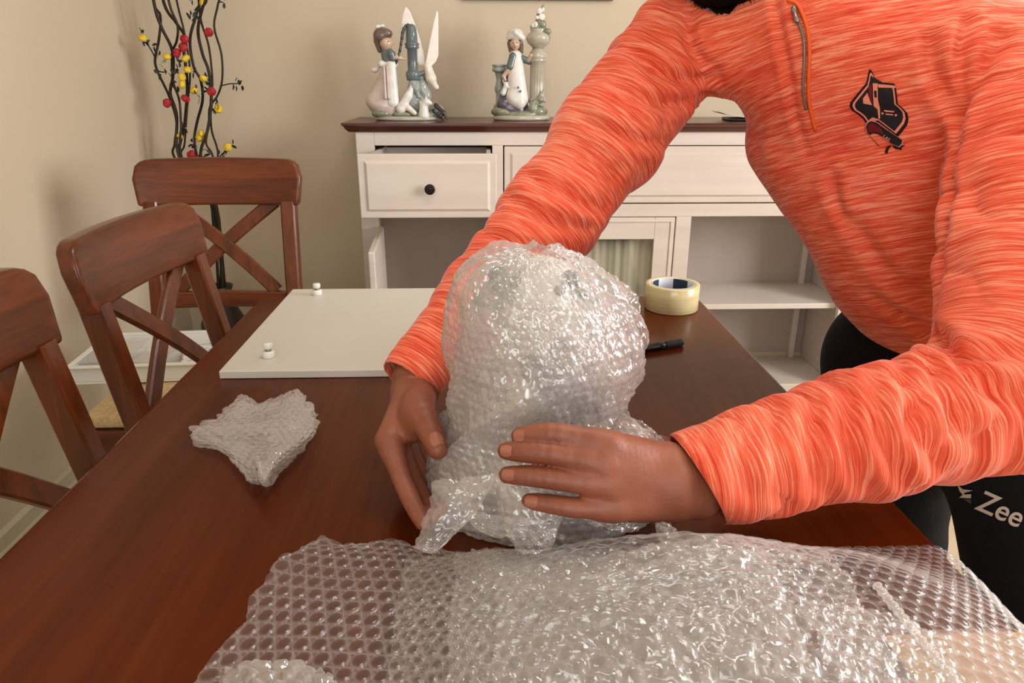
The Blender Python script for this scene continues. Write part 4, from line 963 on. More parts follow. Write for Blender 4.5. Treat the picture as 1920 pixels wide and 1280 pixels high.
def A3(r, d): return [at(x, y, q) for (x, y), q in zip(r, d)]
def part_patch(nm, rows, deps, m, **kw): return obj(nm, patch([A3(r, d) for r, d in zip(rows, deps)], **kw), m, pkg, True)
part_patch('pointed_flap', [[(812, 905), (850, 900), (890, 893), (930, 890)], [(812, 935), (846, 930), (885, 935), (918, 925)], [(803, 970), (832, 962), (866, 972), (888, 972)], [(790, 1006), (812, 1002), (836, 1006), (852, 1000)], [(780, 1030), (792, 1034), (806, 1036), (820, 1028)]], [[.625, .618, .612, .610], [.618, .604, .606, .602], [.612, .596, .600, .598], [.604, .592, .592, .594], [.596, .588, .588, .590]], M_pack, res=.0012, pitch=.0115, bub=.0018, crum=.0026, cf=55, seed=41)
part_patch('hanging_lobe', [[(925, 895), (960, 890), (1000, 900), (1060, 920)], [(930, 940), (965, 938), (1010, 945), (1056, 955)], [(945, 985), (975, 980), (1010, 985), (1045, 985)], [(962, 1015), (985, 1012), (1012, 1014), (1038, 1008)], [(968, 1032), (990, 1036), (1012, 1036), (1030, 1026)]], [[.612, .606, .604, .606], [.606, .594, .596, .600], [.602, .590, .592, .598], [.598, .588, .588, .594], [.594, .588, .588, .592]], M_pack, res=.0012, pitch=.0115, bub=.0018, crum=.003, cf=50, fold=.003, ff=22, seed=43)
part_patch('lower_fold', [[(870, 960), (910, 965), (950, 970), (1000, 975)], [(890, 990), (920, 992), (950, 995), (990, 995)], [(925, 1008), (945, 1010), (965, 1010), (985, 1010)]], [[.625, .622, .618, .618], [.615, .612, .610, .610], [.608, .606, .606, .606]], M_pack, res=.0014, pitch=.0115, bub=.0018, crum=.003, cf=50, seed=44)
part_patch('right_fin', [[(1118, 522), (1136, 514), (1160, 530), (1188, 552)], [(1135, 560), (1160, 556), (1180, 566), (1192, 572)], [(1150, 610), (1180, 602), (1200, 620), (1207, 640)], [(1150, 670), (1178, 668), (1196, 676), (1204, 684)], [(1140, 730), (1160, 728), (1178, 728), (1188, 726)]], [[.70, .69, .692, .70], [.69, .676, .682, .69], [.68, .668, .674, .684], [.68, .668, .674, .684], [.69, .68, .684, .69]], M_pack, res=.0013, pitch=.0115, bub=.0018, crum=.0034, cf=60, fold=.003, ff=25, seed=45, jag=.12)
part_patch('lower_right_skirt', [[(1168, 775), (1192, 790), (1225, 808), (1255, 828)], [(1160, 830), (1195, 840), (1235, 850), (1262, 856)], [(1160, 900), (1195, 905), (1230, 905), (1255, 900)], [(1150, 960), (1180, 965), (1210, 962), (1235, 955)], [(1100, 985), (1130, 992), (1165, 998), (1192, 996)]], [[.672, .664, .668, .676], [.660, .650, .656, .668], [.650, .642, .648, .660], [.640, .632, .636, .646], [.628, .622, .624, .630]], M_pack, res=.0014, pitch=.0115, bub=.002, crum=.003, cf=50, fold=.003, ff=20, seed=46)
# ------------------------------------------------------------------ the person
def n_(v): v = np.array(v, float); return v / np.linalg.norm(v)
SR_ = at(1264, 92, .965); SL_ = at(1925, 160, .80)                 # shoulder joints: right (far), left (near)
EL_R = at(1034, 404, .925); WR_R = at(783, 706, .80)
EL_L = at(1925, 738, .685); WR_L = at(1292, 903, .628)
LAT = n_(SL_ - SR_)                                                 # from his right to his left
HIP = at(1850, 705, 1.00)
NECK = at(1520, -60, .90)
UP = n_((SR_ + SL_) / 2 - HIP); FRONT = n_(np.cross(UP, LAT)); 
if FRONT @ (CAM - HIP) < 0: FRONT = -FRONT
HL = HIP + np.array([0.03, -0.095, -0.02]); HR = HIP + np.array([-0.03, 0.085, -0.02])
HL = at(1925, 800, .93); HR = at(1690, 682, 1.06)
KL = at(1965, 1240, .93); KR = at(1668, 1010, 1.24)
FL_ = np.array([KL[0] + .04, KL[1] + .02, 0.09]); FR_ = np.array([KR[0] + .10, KR[1] + .02, 0.09])
HEAD = at(1372, -215, .86)

person = thing('person', 'person in an orange quarter-zip top and black trousers leaning over the table', 'person', (float(HIP[0]), float(HIP[1]), 0))

# ---- body: one figure; hands and head in finer resolution
def finger(S, pts, rad, k=.007):
    P_ = smooth_path(pts, 10); R_ = np.interp(np.linspace(0, len(pts) - 1, 10), range(len(pts)), rad)
    for i in range(9): S.cap(P_[i], P_[i + 1], R_[i], R_[i + 1], k if i < 2 else .0015)
# left hand (near): back of the hand to the camera, fingers pointing left across the package
def hand_left():
    S = Solid(.0015)
    mcp = [at(1142, 834, .594), at(1132, 870, .590), at(1140, 910, .591), at(1152, 953, .594)]
    carp = [at(1254, 862, .618), at(1262, 888, .612), at(1266, 916, .612), at(1258, 948, .616)]
    for m, c, r in zip(mcp, carp, (.0118, .0120, .0116, .0110)): S.cap(c, m, .0145, r, .014)
    S.cap(carp[1], at(1310, 884, .628), .018, .0195, .015); S.cap(carp[2], at(1312, 932, .628), .018, .0195, .015); S.cap(WR_L, WR_L + n_(EL_L - WR_L) * .07, .0225, .026, .01)
    F = [[mcp[0], at(1050, 814, .594), at(1005, 814, .598), at(974, 816, .603)], [mcp[1], at(1036, 850, .591), at(985, 847, .595), at(949, 845, .600)],
         [mcp[2], at(1048, 898, .589), at(992, 892, .592), at(951, 890, .596)], [mcp[3], at(1078, 951, .590), at(1030, 944, .592), at(992, 939, .594)]]
    Rr = [(.0102, .0092, .0084, .0070), (.0104, .0094, .0085, .0072), (.0100, .0090, .0083, .0070), (.0092, .0083, .0076, .0064)]
    for f, r in zip(F, Rr): finger(S, f, r)
    # thumb leaves the side of the palm, lies round the far side of the package's waist
    finger(S, [at(1254, 872, .628), at(1216, 862, .655), at(1186, 858, .690), at(1165, 856, .716)], (.0150, .0125, .0105, .0085), .008)
    return S, F
def hand_right():
    S = Solid(.0015)
    W = WR_R
    mcp = [at(729, 826, .722), at(741, 834, .742), at(757, 834, .760), at(775, 828, .776)]       # index is nearest
    carp = [at(768, 736, .772), at(772, 738, .786), at(780, 736, .796), at(790, 732, .804)]
    for m, c, r in zip(mcp, carp, (.0135, .0128, .0122, .0112)): S.cap(c, m, .0150, r, .012)
    S.cap(carp[1], W, .0200, .0225, .015); S.cap(carp[2], W, .0200, .0225, .015); S.cap(W, W + n_(EL_R - W) * .07, .0225, .026, .01)
    F = [[mcp[0], at(752, 893, .704), at(774, 944, .685), at(793, 980, .669)], [mcp[1], at(774, 898, .724), at(796, 942, .704), at(812, 968, .677)],
         [mcp[2], at(792, 894, .742), at(814, 932, .726), at(830, 952, .692)], [mcp[3], at(806, 880, .766), at(826, 910, .756), at(840, 926, .738)]]
    Rr = [(.0112, .0096, .0086, .0072), (.0110, .0094, .0084, .0072), (.0106, .0090, .0080, .0070), (.0096, .0080, .0072, .0063)]
    for f, r in zip(F, Rr): finger(S, f, r)
    finger(S, [at(786, 742, .758), at(792, 778, .716), at(808, 812, .694), at(821, 842, .680)], (.0160, .0140, .0118, .0096), .008)
    S.ell(at(778, 784, .730), (.016, .022, .024), None, .012)
    return S, F
SHL, FL_pts = hand_left(); SHR, FR_pts = hand_right()
parts = [SHL.build(), SHR.build()]
# head: skull, jaw, brow, nose, ears, neck
hd_f = n_(at(1250, 150, .70) - HEAD); hd_f = n_(hd_f * np.array([1, 1, .55])); hd_u = n_(np.array([-.25, -.05, 1.0]) - hd_f * (np.array([-.25, -.05, 1.0]) @ hd_f)); hd_r = np.cross(hd_f, hd_u)
def H(r, u, f): return HEAD + hd_r * r + hd_u * u + hd_f * f
S = Solid(.0035); AX = [hd_r, hd_u, hd_f]
S.ell(H(0, .045, -.015), (.076, .088, .096), AX, .02).ell(H(0, -.035, .028), (.060, .072, .066), AX, .03).ell(H(0, -.088, .055), (.034, .026, .032), AX, .02)
S.cap(H(0, .018, .088), H(0, -.022, .106), .008, .0135, .008)
for s in (-1, 1):
    S.ell(H(s * .0135, -.024, .094), (.008, .007, .010), AX, .006); S.ell(H(s * .080, .0, -.008), (.010, .032, .018), AX, .008); S.cap(H(s * .012, .034, .086), H(s * .048, .036, .072), .008, .008, .012)
    S.ell(H(s * .032, .012, .084), (.016, .010, .010), AX, .006, -1)
S.ell(H(0, -.052, .088), (.022, .005, .010), AX, .004).ell(H(0, -.062, .086), (.019, .006, .010), AX, .004)
S.cap(H(0, -.06, -.03), NECK, .055, .062, .03)
parts.append(S.build())
# trunk and limbs inside the clothes
S = Solid(.008)
S.tor(at(1890, 640, .985), at(1765, 470, .945), LAT, (.105, .080), (.105, .08), .03).tor(at(1765, 470, .945), at(1636, 190, .92), LAT, (.105, .080), (.125, .080), .03).cap(SR_, SL_, .042, .042, .02).cap((SR_ + SL_) / 2, NECK, .055, .050, .02).cap(HIP, at(1890, 640, .985), .09, .09, .03).cap(NECK, H(0, -.05, -.03), .055, .054, .03)
S.cap(SR_, EL_R, .045, .040, .03).cap(EL_R, WR_R, .038, .0235, .02).cap(SL_, EL_L, .046, .040, .03).cap(EL_L, WR_L, .038, .0235, .02)
for h_, k_, f_ in ((HL, KL, FL_), (HR, KR, FR_)): S.cap(HIP, h_, .09, .075, .04).cap(h_, k_, .072, .050, .03).cap(k_, f_, .048, .034, .03)
parts.append(S.build())
V = np.vstack([p[0] for p in parts]); off = np.cumsum([0] + [len(p[0]) for p in parts]); Fq = np.vstack([p[1] + o_ for p, o_ in zip(parts, off)])
# creases over the knuckles
body = obj('body', mesh_np('body', V, Fq), M_skin, person, True)
bvb = BVHTree.FromPolygons([tuple(v) for v in parts[0][0]], [tuple(f) for f in parts[0][1]]); bvr = BVHTree.FromPolygons([tuple(v) for v in parts[1][0]], [tuple(f) for f in parts[1][1]])
def nail(bv, tip, prev, facing, w=.0047, l=.0052, name='fingernail'):
    d = n_(np.array(tip) - np.array(prev)); side = n_(np.cross(d, facing)); fc = n_(np.cross(side, d)); fc = fc if fc @ facing > 0 else -fc
    Vn = []; n = 6
    for i in range(n + 1):
        for j in range(n + 1):
            a = -1 + 2 * i / n; b = -1 + 2 * j / n; ww = w * math.sqrt(max(.15, 1 - max(0, abs(b) - .2) ** 2 * .9))
            p = np.array(tip) + d * (b * l - .0022) + side * a * ww + fc * .03
            hit = bv.ray_cast(Vector(p), Vector(-fc)); q = np.array(hit[0]) if hit[0] else p - fc * .022
            Vn.append(q + fc * .0005 * (1.2 - a * a))
    obj(name, mesh_np(name, Vn, grid_faces(n + 1, n + 1)), M_nail, body, True)
for f in FL_pts: nail(bvb, f[3], f[2], n_(CAM - f[3]))
nail(bvr, at(820, 838, .680), at(808, 812, .694), n_(CAM - at(821, 842, .68) + np.array([.15, 0, .1])), .0062, .0068)

M_eye = mat('eye_white', srgb(214, 206, 198), None, 0.25); M_iris = mat('dark_iris', srgb(34, 20, 12), None, 0.2)
for s in (-1, 1):
    ey = obj('eye', Solid(.0018).ell(H(s * .032, .011, .0765), (.0125, .0085, .0115), AX).mesh('eye'), M_eye, body, True)
    obj('iris', Solid(.0012).ell(H(s * .032, .009, .0865), (.0055, .0055, .0024), AX).mesh('iris'), M_iris, ey, True)
    obj('eyebrow', Solid(.0022).cap(H(s * .014, .033, .0955), H(s * .034, .038, .0885), .0042, .0045, .004).cap(H(s * .034, .038, .0885), H(s * .052, .033, .0755), .0045, .003, .004).mesh('eyebrow'), M_hair, body, True)

# ---- clothes
def fabric(V, bones):
    """per vertex: nearest bone, position along it and across it"""
    best = np.full(len(V), 1e9); idx = np.zeros(len(V), int); S_ = np.zeros(len(V)); Q = np.zeros((len(V), 3)); s0 = 0; ALL = []
    for i, (a, b, ra, rb, u, g) in enumerate(bones):
        ab = b - a; L = np.linalg.norm(ab); w_ = ab / L; t = np.clip((V - a) @ w_ / L, 0, 1); q = V - a - t[:, None] * ab
        d = np.linalg.norm(q, axis=1) - (ra + (rb - ra) * t); raw = (V - a) @ w_
        uu = n_(u - w_ * (u @ w_)); vv = np.cross(w_, uu)
        m = d < best; best[m] = d[m]; idx[m] = i; S_[m] = raw[m] + s0 + g * 3.0; Q[m, 0] = (q @ uu)[m]; Q[m, 1] = (q @ vv)[m]; s0 += L
        ALL.append((d, raw, np.arctan2(q @ vv, q @ uu)))
    return idx, S_, Q, ALL
def vert_normals(me):
    N = np.zeros(len(me.vertices) * 3, np.float32); me.vertices.foreach_get('normal', N); return N.reshape(-1, 3)
def rid(x): return 1 - 2 * np.abs(np.sin(math.pi * x)) ** .75 if False else 2 * np.abs(np.sin(math.pi * x)) ** .8 - 1
Mid = (SR_ + SL_) / 2
CUF_R = at(783, 694, .805); CUF_L = at(1300, 895, .628); nL = n_(-.84 * _rt - .50 * _up)
S = Solid(.0042)
CH1 = at(1636, 190, .91); WAI = at(1765, 470, .935); HEM = at(1890, 640, .975)
S.tor(CH1, WAI, LAT, (.165, .108), (.136, .112), .04).tor(WAI, HEM, LAT, (.136, .112), (.138, .112), .04)
S.cap(SR_ + LAT * .03 + UP * .01, Mid + UP * .02, .056, .080, .05).cap(SL_ - LAT * .02, Mid + UP * .02, .070, .080, .05)
S.cap(SR_, (SR_ * .45 + EL_R * .55), .068, .064, .010).cap(SR_ * .45 + EL_R * .55, EL_R, .064, .058, .03).cap(EL_R, EL_R * .45 + WR_R * .55, .058, .049, .03).cap(EL_R * .45 + WR_R * .55, CUF_R, .049, .036, .02)
S.cap(SL_, EL_L + UP * .02, .080, .070, .022).cap(EL_L, EL_L * .5 + WR_L * .5, .064, .054, .03).cap(EL_L * .5 + WR_L * .5, CUF_L, .054, .0415, .02)
S.cap(Mid + UP * .03, NECK, .078, .066, .03).cap(NECK, NECK + n_(HEAD - NECK) * .03, .066, .066, .02)
# open cuffs and collar
dR = n_(WR_R - EL_R); dL = n_(WR_L - EL_L); dN = n_(HEAD - NECK)
V, Fq = S.build()
# cut the sleeve ends and the collar off square
for c, d, r in ((CUF_R + dR * .018, dR, .10), (at(1320, 920, .632), nL, .12), (NECK + dN * .055, dN, .12)):
    kp = ~(((V - c) @ d > 0) & (np.linalg.norm(V - c, axis=1) < r)); Fq = Fq[kp[Fq].all(1)]; kp = np.zeros(len(V), bool); kp[Fq.ravel()] = True; mp = np.cumsum(kp) - 1; Fq = mp[Fq]; V = V[kp]
    E = np.sort(np.vstack([Fq[:, [0, 1]], Fq[:, [1, 2]], Fq[:, [2, 3]], Fq[:, [3, 0]]]), 1); E, ct = np.unique(E, axis=0, return_counts=True); bd = np.unique(E[ct == 1])
    bd = bd[np.linalg.norm(V[bd] - c, axis=1) < r * 1.2]; V[bd] -= np.outer((V[bd] - c) @ d, d)
bones = [(HEM - n_(CH1 - HEM) * .1, Mid + UP * .1, .15, .13, LAT, 0), (SR_, EL_R, .07, .058, FRONT, 1), (EL_R, CUF_R, .058, .036, FRONT, 1), (SL_, EL_L, .078, .066, FRONT, 2), (EL_L, CUF_L, .064, .040, UP, 2)]
me = mesh_np('shirt', V, Fq); N = vert_normals(me)
idx, S_, Q, ALL = fabric(V, bones)
Wt = np.stack([np.exp(-np.clip(a[0] - np.min([x[0] for x in ALL], axis=0), 0, 1) / .018) for a in ALL]); Wt /= Wt.sum(0)
def blend_coords(ids, e1, e2):
    ws = np.stack([np.exp(-np.clip(ALL[i][0] - np.min([ALL[j][0] for j in ids], axis=0), 0, 1) / .02) for i in ids]); ws /= ws.sum(0); out = 0; s0 = 0
    for w_, i in zip(ws, ids):
        a, b = bones[i][0], bones[i][1]; L = np.linalg.norm(b - a); t = (V - a) @ (b - a) / L; q = V - a - np.outer(t / L, b - a)
        out = out + w_[:, None] * np.stack([t + s0, q @ e1, q @ e2], 1); s0 += L
    return out
FT = np.stack([V @ n_(_up + UP * .25), V @ LAT, V @ FRONT], 1)
isR = np.minimum(ALL[1][0], ALL[2][0]) < np.minimum(ALL[3][0], ALL[4][0])
FA = np.where(isR[:, None], blend_coords([1, 2], FRONT, UP), blend_coords([3, 4], FRONT, LAT) + 5.0)
dt = np.clip((np.minimum.reduce([ALL[i][0] for i in (1, 2, 3, 4)]) - ALL[0][0]) / .006 + .5, 0, 1)
D = np.zeros(len(V)); nz3 = fbm(V * 9, 2, 3)
for i, (d, s, th) in enumerate(ALL):
    a, b = bones[i][0], bones[i][1]; L = np.linalg.norm(b - a); t = s / L
    nn = fbm(np.stack([s * 14, np.cos(th) * 1.1, np.sin(th) * 1.1 + 7 * i], -1), 2, 60 + i)
    if i == 0: f = .0035 * rid(((FT[:, 1] - FT[:, 1].mean()) * 7 + s * 4 + nz3 * .9)) * np.clip(.3 + nz3, 0, 1) + .004 * nz3
    elif i == 1: f = .0028 * rid(s / .060 + .55 * np.sin(th + .8) + .9 * nn) * np.clip(.75 + nn, .1, 1.2) + .004 * nn
    elif i == 2: f = (.0036 * rid(s / .036 + .60 * np.sin(th + .4) + .9 * nn) * np.clip(.8 + nn, .15, 1.2) + .003 * nn) * np.clip((L - s) / .05, .12, 1)
    elif i == 3: f = .0034 * rid(s / .066 + .8 * np.sin(th - .5) + 1.0 * nn) * np.clip(.35 + t * .8 + nn, .05, 1.2) + .004 * nn
    else: f = (.0042 * rid(s / .037 + .55 * np.sin(th + 2.2) + .7 * nn) * np.clip(.95 - .35 * t + nn, .15, 1.2) + .003 * nn) * np.clip((L - s) / .04, .10, 1)
    D += Wt[i] * f
# gathers at the armpits
for j in (SR_, SL_):
    r = np.linalg.norm(V - (j - UP * .07), axis=1); D += -.006 * np.exp(-(r / .05) ** 2) * (1 + rid((V @ FRONT) * 26 + (V @ UP) * 14))
pre = BVHTree.FromPolygons([tuple(v) for v in V], [tuple(f) for f in Fq])
def hit(x, y):
    d = n_(ray(x, y)); h_ = pre.ray_cast(Vector(CAM), Vector(d)); return None if h_[0] is None else np.array(h_[0])
CREASES = [([(1452, 0), (1462, 60), (1476, 130), (1496, 220), (1515, 290)], .0040, .0050), ([(1745, 70), (1752, 130), (1790, 200), (1800, 240)], .0075, .0070), ([(1812, 40), (1800, 110), (1806, 180), (1804, 236)], .0070, .0060), ([(1880, 70), (1836, 140), (1812, 220)], .0060, .0070),
           ([(1800, 240), (1786, 330), (1780, 420), (1764, 500), (1758, 600)], .0060, .0060), ([(1748, 628), (1790, 655), (1850, 668), (1915, 664)], .0110, .0085), ([(1756, 640), (1800, 690), (1850, 730), (1910, 750)], .0065, .0080), ([(1735, 650), (1752, 720), (1790, 790), (1840, 840)], .0045, .0070),
           ([(1690, 690), (1700, 760), (1730, 830), (1770, 890)], .0045, .0070), ([(1640, 716), (1646, 790), (1672, 860), (1710, 920)], .0045, .0070), ([(1590, 745), (1590, 810), (1612, 880), (1640, 945)], .0042, .0070), ([(1520, 780), (1520, 840), (1540, 910), (1560, 960)], .0036, .0070), ([(1410, 795), (1395, 850), (1410, 920), (1440, 985)], .0036, .0070),
           ([(1345, 145), (1280, 150), (1220, 130), (1180, 90)], .0060, .0075), ([(1330, 175), (1260, 195), (1200, 190), (1150, 160)], .0050, .0075), ([(1300, 20), (1290, 70), (1310, 110), (1350, 128)], .0050, .0070), ([(1250, 270), (1190, 262), (1130, 240), (1080, 210)], .0040, .0070), ([(1130, 395), (1080, 372), (1030, 350), (985, 320)], .0060, .0080), ([(1105, 430), (1050, 420), (1000, 400), (945, 365)], .0050, .0070), ([(1020, 470), (975, 455), (930, 440), (890, 430)], .0045, .0060),
           ([(960, 520), (920, 505), (880, 500), (855, 490)], .0040, .0060), ([(1560, 330), (1566, 380), (1590, 430)], .0040, .0070), ([(1600, 420), (1640, 480), (1690, 530), (1740, 560)], .0045, .0100), ([(1640, 560), (1690, 590), (1740, 612)], .0050, .0080)]
for pts, amp, wd in CREASES:
    pl = [hit(x, y) for x, y in smooth_path([(x, y, 0) for x, y in pts], 24)[:, :2]]; pl = np.array([p for p in pl if p is not None])
    if len(pl) < 3: continue
    lo_, hi_ = pl.min(0) - .04, pl.max(0) + .04; sel = np.where(((V > lo_) & (V < hi_)).all(1))[0]
    dd = np.linalg.norm(V[sel][:, None] - pl[None], axis=2); k_ = dd.argmin(1); dm = dd.min(1); tt_ = k_ / (len(pl) - 1)
    prof_ = np.sin(math.pi * np.clip(tt_ * .85 + .12, 0, 1)) ** .6
    D[sel] += -1.35 * amp * prof_ * (np.exp(-(dm / wd) ** 2) - .45 * np.exp(-((dm - wd * 2.2) / (wd * 1.2)) ** 2))
V2 = V + N * D[:, None]
me.vertices.foreach_set('co', V2.astype(np.float32).ravel()); me.update()
for nm_, ar in (('fab', FT), ('fab2', FA)): me.attributes.new(nm_, 'FLOAT_VECTOR', 'POINT').data.foreach_set('vector', ar.astype(np.float32).ravel())
me.attributes.new('torso', 'FLOAT', 'POINT').data.foreach_set('value', dt.astype(np.float32))
shirt = obj('quarter_zip_top', me, M_shirt, person, True, 'orange heather quarter-zip top with long sleeves')
so = shirt.modifiers.new('thickness', 'SOLIDIFY'); so.thickness = 0.0012; so.offset = -1
sb_ = BVHTree.FromPolygons([tuple(v) for v in V2], [tuple(f) for f in Fq])
def on_shirt(x, y, off=.0008, bv=None):
    d = ray(x, y); d = d / np.linalg.norm(d); h_ = (bv or sb_).ray_cast(Vector(CAM), Vector(d))
    if h_[0] is None: return None
    n = np.array(h_[1]); n = n if n @ d < 0 else -n
    return np.array(h_[0]) + n * off

# trousers
S = Solid(.006)
S.tor(HIP + UP * .05, HIP - UP * .05, LAT, (.142, .104), (.160, .118), .04)
for h_, k_, f_ in ((HL, KL, FL_), (HR, KR, FR_)): S.cap(HIP - UP * .02, h_, .12, .100, .05).cap(h_, k_, .098, .078, .04).cap(k_, f_ + np.array([0, 0, .02]), .074, .058, .03)
V, Fq = S.build(); me = mesh_np('trousers', V, Fq); N = vert_normals(me); V = V + N * (.0035 * fbm(V * 9, 2, 8))[:, None]
me.vertices.foreach_set('co', V.astype(np.float32).ravel()); me.update()
trou = obj('trousers', me, M_pants, person, True, 'black trousers with pale lettering on the thigh')
tb_ = BVHTree.FromPolygons([tuple(v) for v in V], [tuple(f) for f in Fq])
for f_ in (FL_, FR_):
    S = Solid(.006); tip = f_ + np.array([-.17, -.05, -.045]); hl = f_ + np.array([.06, .01, -.040])
    S.cap(hl, tip, .040, .036, .02).cap(f_ + np.array([0, 0, .01]), f_ + np.array([-.03, 0, -.03]), .045, .045, .03)
    V, Fq = S.build(); V[:, 2] = np.maximum(V[:, 2], .001); obj('shoe', mesh_np('shoe', V, Fq), M_shoe, person, True)

# beard and hair
S = Solid(.004)
S.ell(H(0, -.085, .056), (.050, .034, .044), AX, .02).cap(H(-.064, -.03, .012), H(-.035, -.085, .045), .020, .026, .02).cap(H(.064, -.03, .012), H(.035, -.085, .045), .020, .026, .02).cap(H(-.026, -.046, .088), H(.026, -.046, .088), .0075, .0075, .006)
V, Fq = S.build(); beard = obj('beard', mesh_np('beard', V, Fq), M_hair, person, True)
S = Solid(.005); S.ell(H(0, .070, -.030), (.083, .078, .098), AX, .02).ell(H(0, .02, -.065), (.076, .070, .055), AX, .02)
V2h, Fh = S.build(); hair = obj('hair', mesh_np('hair', V2h, Fh), M_hair, person, True)
nb = vert_normals(beard.data); Vs = []; Fs = []
pick = rng.integers(0, len(V), 2600)
for i in pick:
    p = V[i]; dr_ = n_(nb[i] + rng.normal(0, .55, 3) + np.array([0, 0, -.35])); L = rng.uniform(.006, .016); sd = n_(np.cross(dr_, rng.normal(0, 1, 3))) * .00035
    k = len(Vs); Vs += [p - sd, p + sd, p + dr_ * L + rng.normal(0, .0015, 3)]; Fs.append((k, k + 1, k + 2))
st_ = obj('beard_strands', mesh_np('beard_strands', Vs, Fs), M_hair, beard, True); st_['kind'] = 'stuff'

# zip, logo and lettering
zp = [on_shirt(x, y, .0014) for x, y in ((1489, 14), (1497, 40), (1506, 66), (1509, 95), (1508, 125), (1506, 155), (1507, 180), (1512, 205))]
zp = smooth_path([p for p in zp if p is not None], 40)
M_zip = mat('zip_grey', srgb(146, 118, 106), srgb(120, 100, 92), 0.4, (600, 600, 600), metal=0.3)
obj('zip', tube_mesh('zip', zp, .0017, 8), M_zip, person, True, 'grey zip')
zt = [on_shirt(x, y, .0006) for x, y in ((1478, 2), (1494, 8), (1506, 30), (1515, 60), (1518, 95), (1517, 130), (1516, 160), (1517, 190), (1522, 215), (1530, 245))]
obj('zip_piping', tube_mesh('zip_piping', smooth_path([p for p in zt if p is not None], 40), .0022, 8), mat('orange_piping', srgb(232, 96, 30), None, 0.7), person, True, 'plain orange zip edging')
zz = zp[0]; obj('zip_pull', tube_mesh('zip_pull', smooth_path([zz - FRONT * 0 + FRONT * .002, zp[3] + FRONT * .004, zp[6] + FRONT * .004], 10), [.0026, .0030, .0022, .0018, .0018, .0022, .0026, .0028, .0024, .0016], 8), M_steel, person, True, 'small steel zip pull')

def decal(name, poly, m, off, par, bv=None, sx=None, label=None):
    """flat print: a polygon laid on the cloth, finely divided so that it follows the folds"""
    bm = bmesh.new(); f = bm.faces.new([bm.verts.new((x, y, 0)) for x, y in poly]); bmesh.ops.triangulate(bm, faces=bm.faces[:])
    for _ in range(6):
        es = [e for e in bm.edges if e.calc_length() > 5.0]
        if not es: break
        bmesh.ops.subdivide_edges(bm, edges=es, cuts=1); bmesh.ops.triangulate(bm, faces=bm.faces[:])
    for v in bm.verts:
        p = on_shirt(v.co.x, v.co.y, off, bv)
        v.co = p if p is not None else Vector((0, 0, -5))
    bmesh.ops.delete(bm, geom=[v for v in bm.verts if v.co.z < -1], context='VERTS'); bmesh.ops.recalc_face_normals(bm, faces=bm.faces)
    o_ = obj(name, bm_mesh(bm, name, True), m, par, True)
    if label: o_['label'] = label
    return o_
def LZ(pts): return [(1560 + x / 6.4, 110 + y / 6.4) for x, y in pts]
M_ink = mat('dark_logo_ink', srgb(34, 16, 18), None, 0.6, spec=.2); M_inkp = mat('pale_logo_ink', srgb(226, 140, 118), None, 0.7, spec=.2); M_inkr = mat('maroon_logo_ink', srgb(104, 26, 30), None, 0.65, spec=.2); M_inkb = mat('black_logo_ink', srgb(20, 20, 24), None, 0.55, spec=.3)
shield = [(455, 122), (480, 150), (520, 235), (548, 272), (620, 285), (745, 295), (765, 330), (780, 440), (790, 540), (850, 590), (905, 650), (920, 730), (900, 800), (830, 890), (790, 935), (720, 880), (560, 760), (470, 730), (410, 775), (370, 715), (310, 665), (240, 620), (212, 570), (222, 520), (270, 460), (350, 360), (410, 290), (430, 210), (440, 150)]
lg = decal('chest_logo', LZ(shield), M_ink, .0007, shirt, label='dark shield-shaped chest logo with a lorry and a ribbon')
cx_, cy_ = 560, 540
decal('logo_line', LZ([(cx_ + (x - cx_) * .90, cy_ + (y - cy_) * .90) for x, y in shield]), M_inkp, .0011, shirt)
decal('logo_field', LZ([(cx_ + (x - cx_) * .82, cy_ + (y - cy_) * .82) for x, y in shield]), M_inkb, .0015, shirt)
decal('logo_cab_roof', LZ([(550, 300), (755, 318), (765, 345), (560, 340)]), M_inkp, .0022, shirt)
decal('logo_cab_side', LZ([(490, 290), (548, 292), (552, 480), (575, 580), (578, 710), (560, 718), (545, 600), (500, 560)]), M_inkp, .0019, shirt)
decal('logo_cab_window', LZ([(505, 375), (535, 378), (540, 460), (512, 455)]), M_inkb, .0023, shirt)
decal('logo_trailer', LZ([(440, 310), (480, 300), (486, 545), (455, 520), (440, 420)]), M_inkr, .0019, shirt)
decal('logo_trailer_side', LZ([(425, 400), (450, 480), (480, 550), (375, 530), (370, 470)]), M_inkp, .0021, shirt)
decal('logo_bumper', LZ([(620, 605), (750, 620), (745, 635), (640, 628)]), M_inkp, .0019, shirt); decal('logo_bumper', LZ([(640, 650), (735, 658), (735, 672), (650, 666)]), M_inkp, .0019, shirt)
for x, y in ((606, 648), (768, 668)): decal('logo_headlamp', LZ([(x + 15 * math.cos(a), y + 15 * math.sin(a)) for a in np.arange(8) * .785]), M_inkp, .0020, shirt)
rb = [(412, 800), (430, 760), (470, 735), (540, 755), (640, 830), (730, 890), (845, 965), (835, 1010), (800, 1045), (720, 1010), (640, 950), (560, 895), (500, 880), (460, 905), (430, 880)]
decal('logo_ribbon_edge', LZ([(630 + (x - 630) * 1.05, 890 + (y - 890) * 1.07) for x, y in rb]), M_inkp, .0024, shirt); decal('logo_ribbon', LZ(rb), M_inkb, .0028, shirt)
decal('logo_ribbon_shade', LZ([(425, 800), (445, 765), (490, 755), (600, 835), (620, 900), (540, 865), (470, 870), (440, 870)]), M_inkr, .0032, shirt)
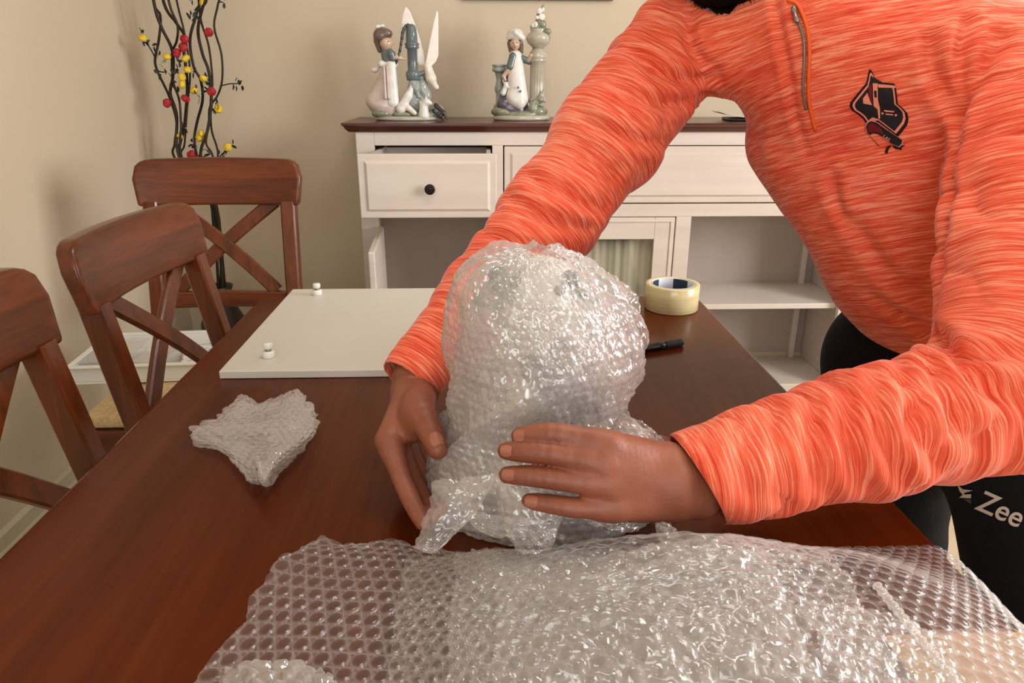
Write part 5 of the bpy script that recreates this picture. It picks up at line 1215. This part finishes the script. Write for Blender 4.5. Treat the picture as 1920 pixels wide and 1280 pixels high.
decal('logo_ribbon_tail', LZ([(720, 1040), (800, 1065), (885, 1035), (840, 1058), (835, 1090), (760, 1078)]), M_ink, .0016, shirt)
decal('logo_ribbon_tail', LZ([(690, 1030), (712, 1045), (680, 1085), (665, 1142), (635, 1120), (655, 1060)]), M_ink, .0016, shirt)
decal('logo_ribbon_tail', LZ([(420, 880), (450, 910), (520, 985), (580, 1050), (560, 1040), (480, 950)]), M_ink, .0016, shirt)

def letters(txt, x0, y0, size, ang, bv, m, off, par, name, shear=0.0):
    cu_ = bpy.data.curves.new(name, 'FONT'); cu_.body = txt; cu_.size = 1.0; cu_.shear = shear; cu_.offset = 0.012
    to = bpy.data.objects.new(name, cu_); COL.objects.link(to); dg = bpy.context.evaluated_depsgraph_get(); mm = bpy.data.meshes.new_from_object(to.evaluated_get(dg)); bpy.data.objects.remove(to)
    bm = bmesh.new(); bm.from_mesh(mm); bmesh.ops.triangulate(bm, faces=bm.faces[:]); bad = []
    for _ in range(4):
        es = [e for e in bm.edges if e.calc_length() * size > 5.0]
        if es: bmesh.ops.subdivide_edges(bm, edges=es, cuts=1); bmesh.ops.triangulate(bm, faces=bm.faces[:])
    for v in bm.verts:
        x = v.co.x * size; y = -v.co.y * size; p = on_shirt(x0 + x * math.cos(ang) - y * math.sin(ang), y0 + x * math.sin(ang) + y * math.cos(ang), off, bv)
        if p is None: bad.append(v)
        else: v.co = p
    bmesh.ops.delete(bm, geom=bad, context='VERTS'); return obj(name, bm_mesh(bm, name), m, par, True)
letters('LAS', 1655, 255, 9, .62, sb_, M_inkp, .0034, shirt, 'ribbon_lettering')
letters('Zee', 1828, 952, 56, .42, tb_, M_print, .0012, trou, 'thigh_lettering', .1)
def TZ(pts): return [(1660 + x / 4.265, 860 + y / 4.265) for x, y in pts]
decal('thigh_emblem', TZ([(582, 205), (625, 240), (705, 250), (640, 268), (632, 282), (692, 280), (690, 312), (596, 308), (625, 285), (600, 255)]), M_print, .0012, trou, tb_)
decal('thigh_emblem', TZ([(635, 320), (692, 322), (692, 360)]), mat('dim_print', srgb(60, 66, 70), None, .7), .0012, trou, tb_)
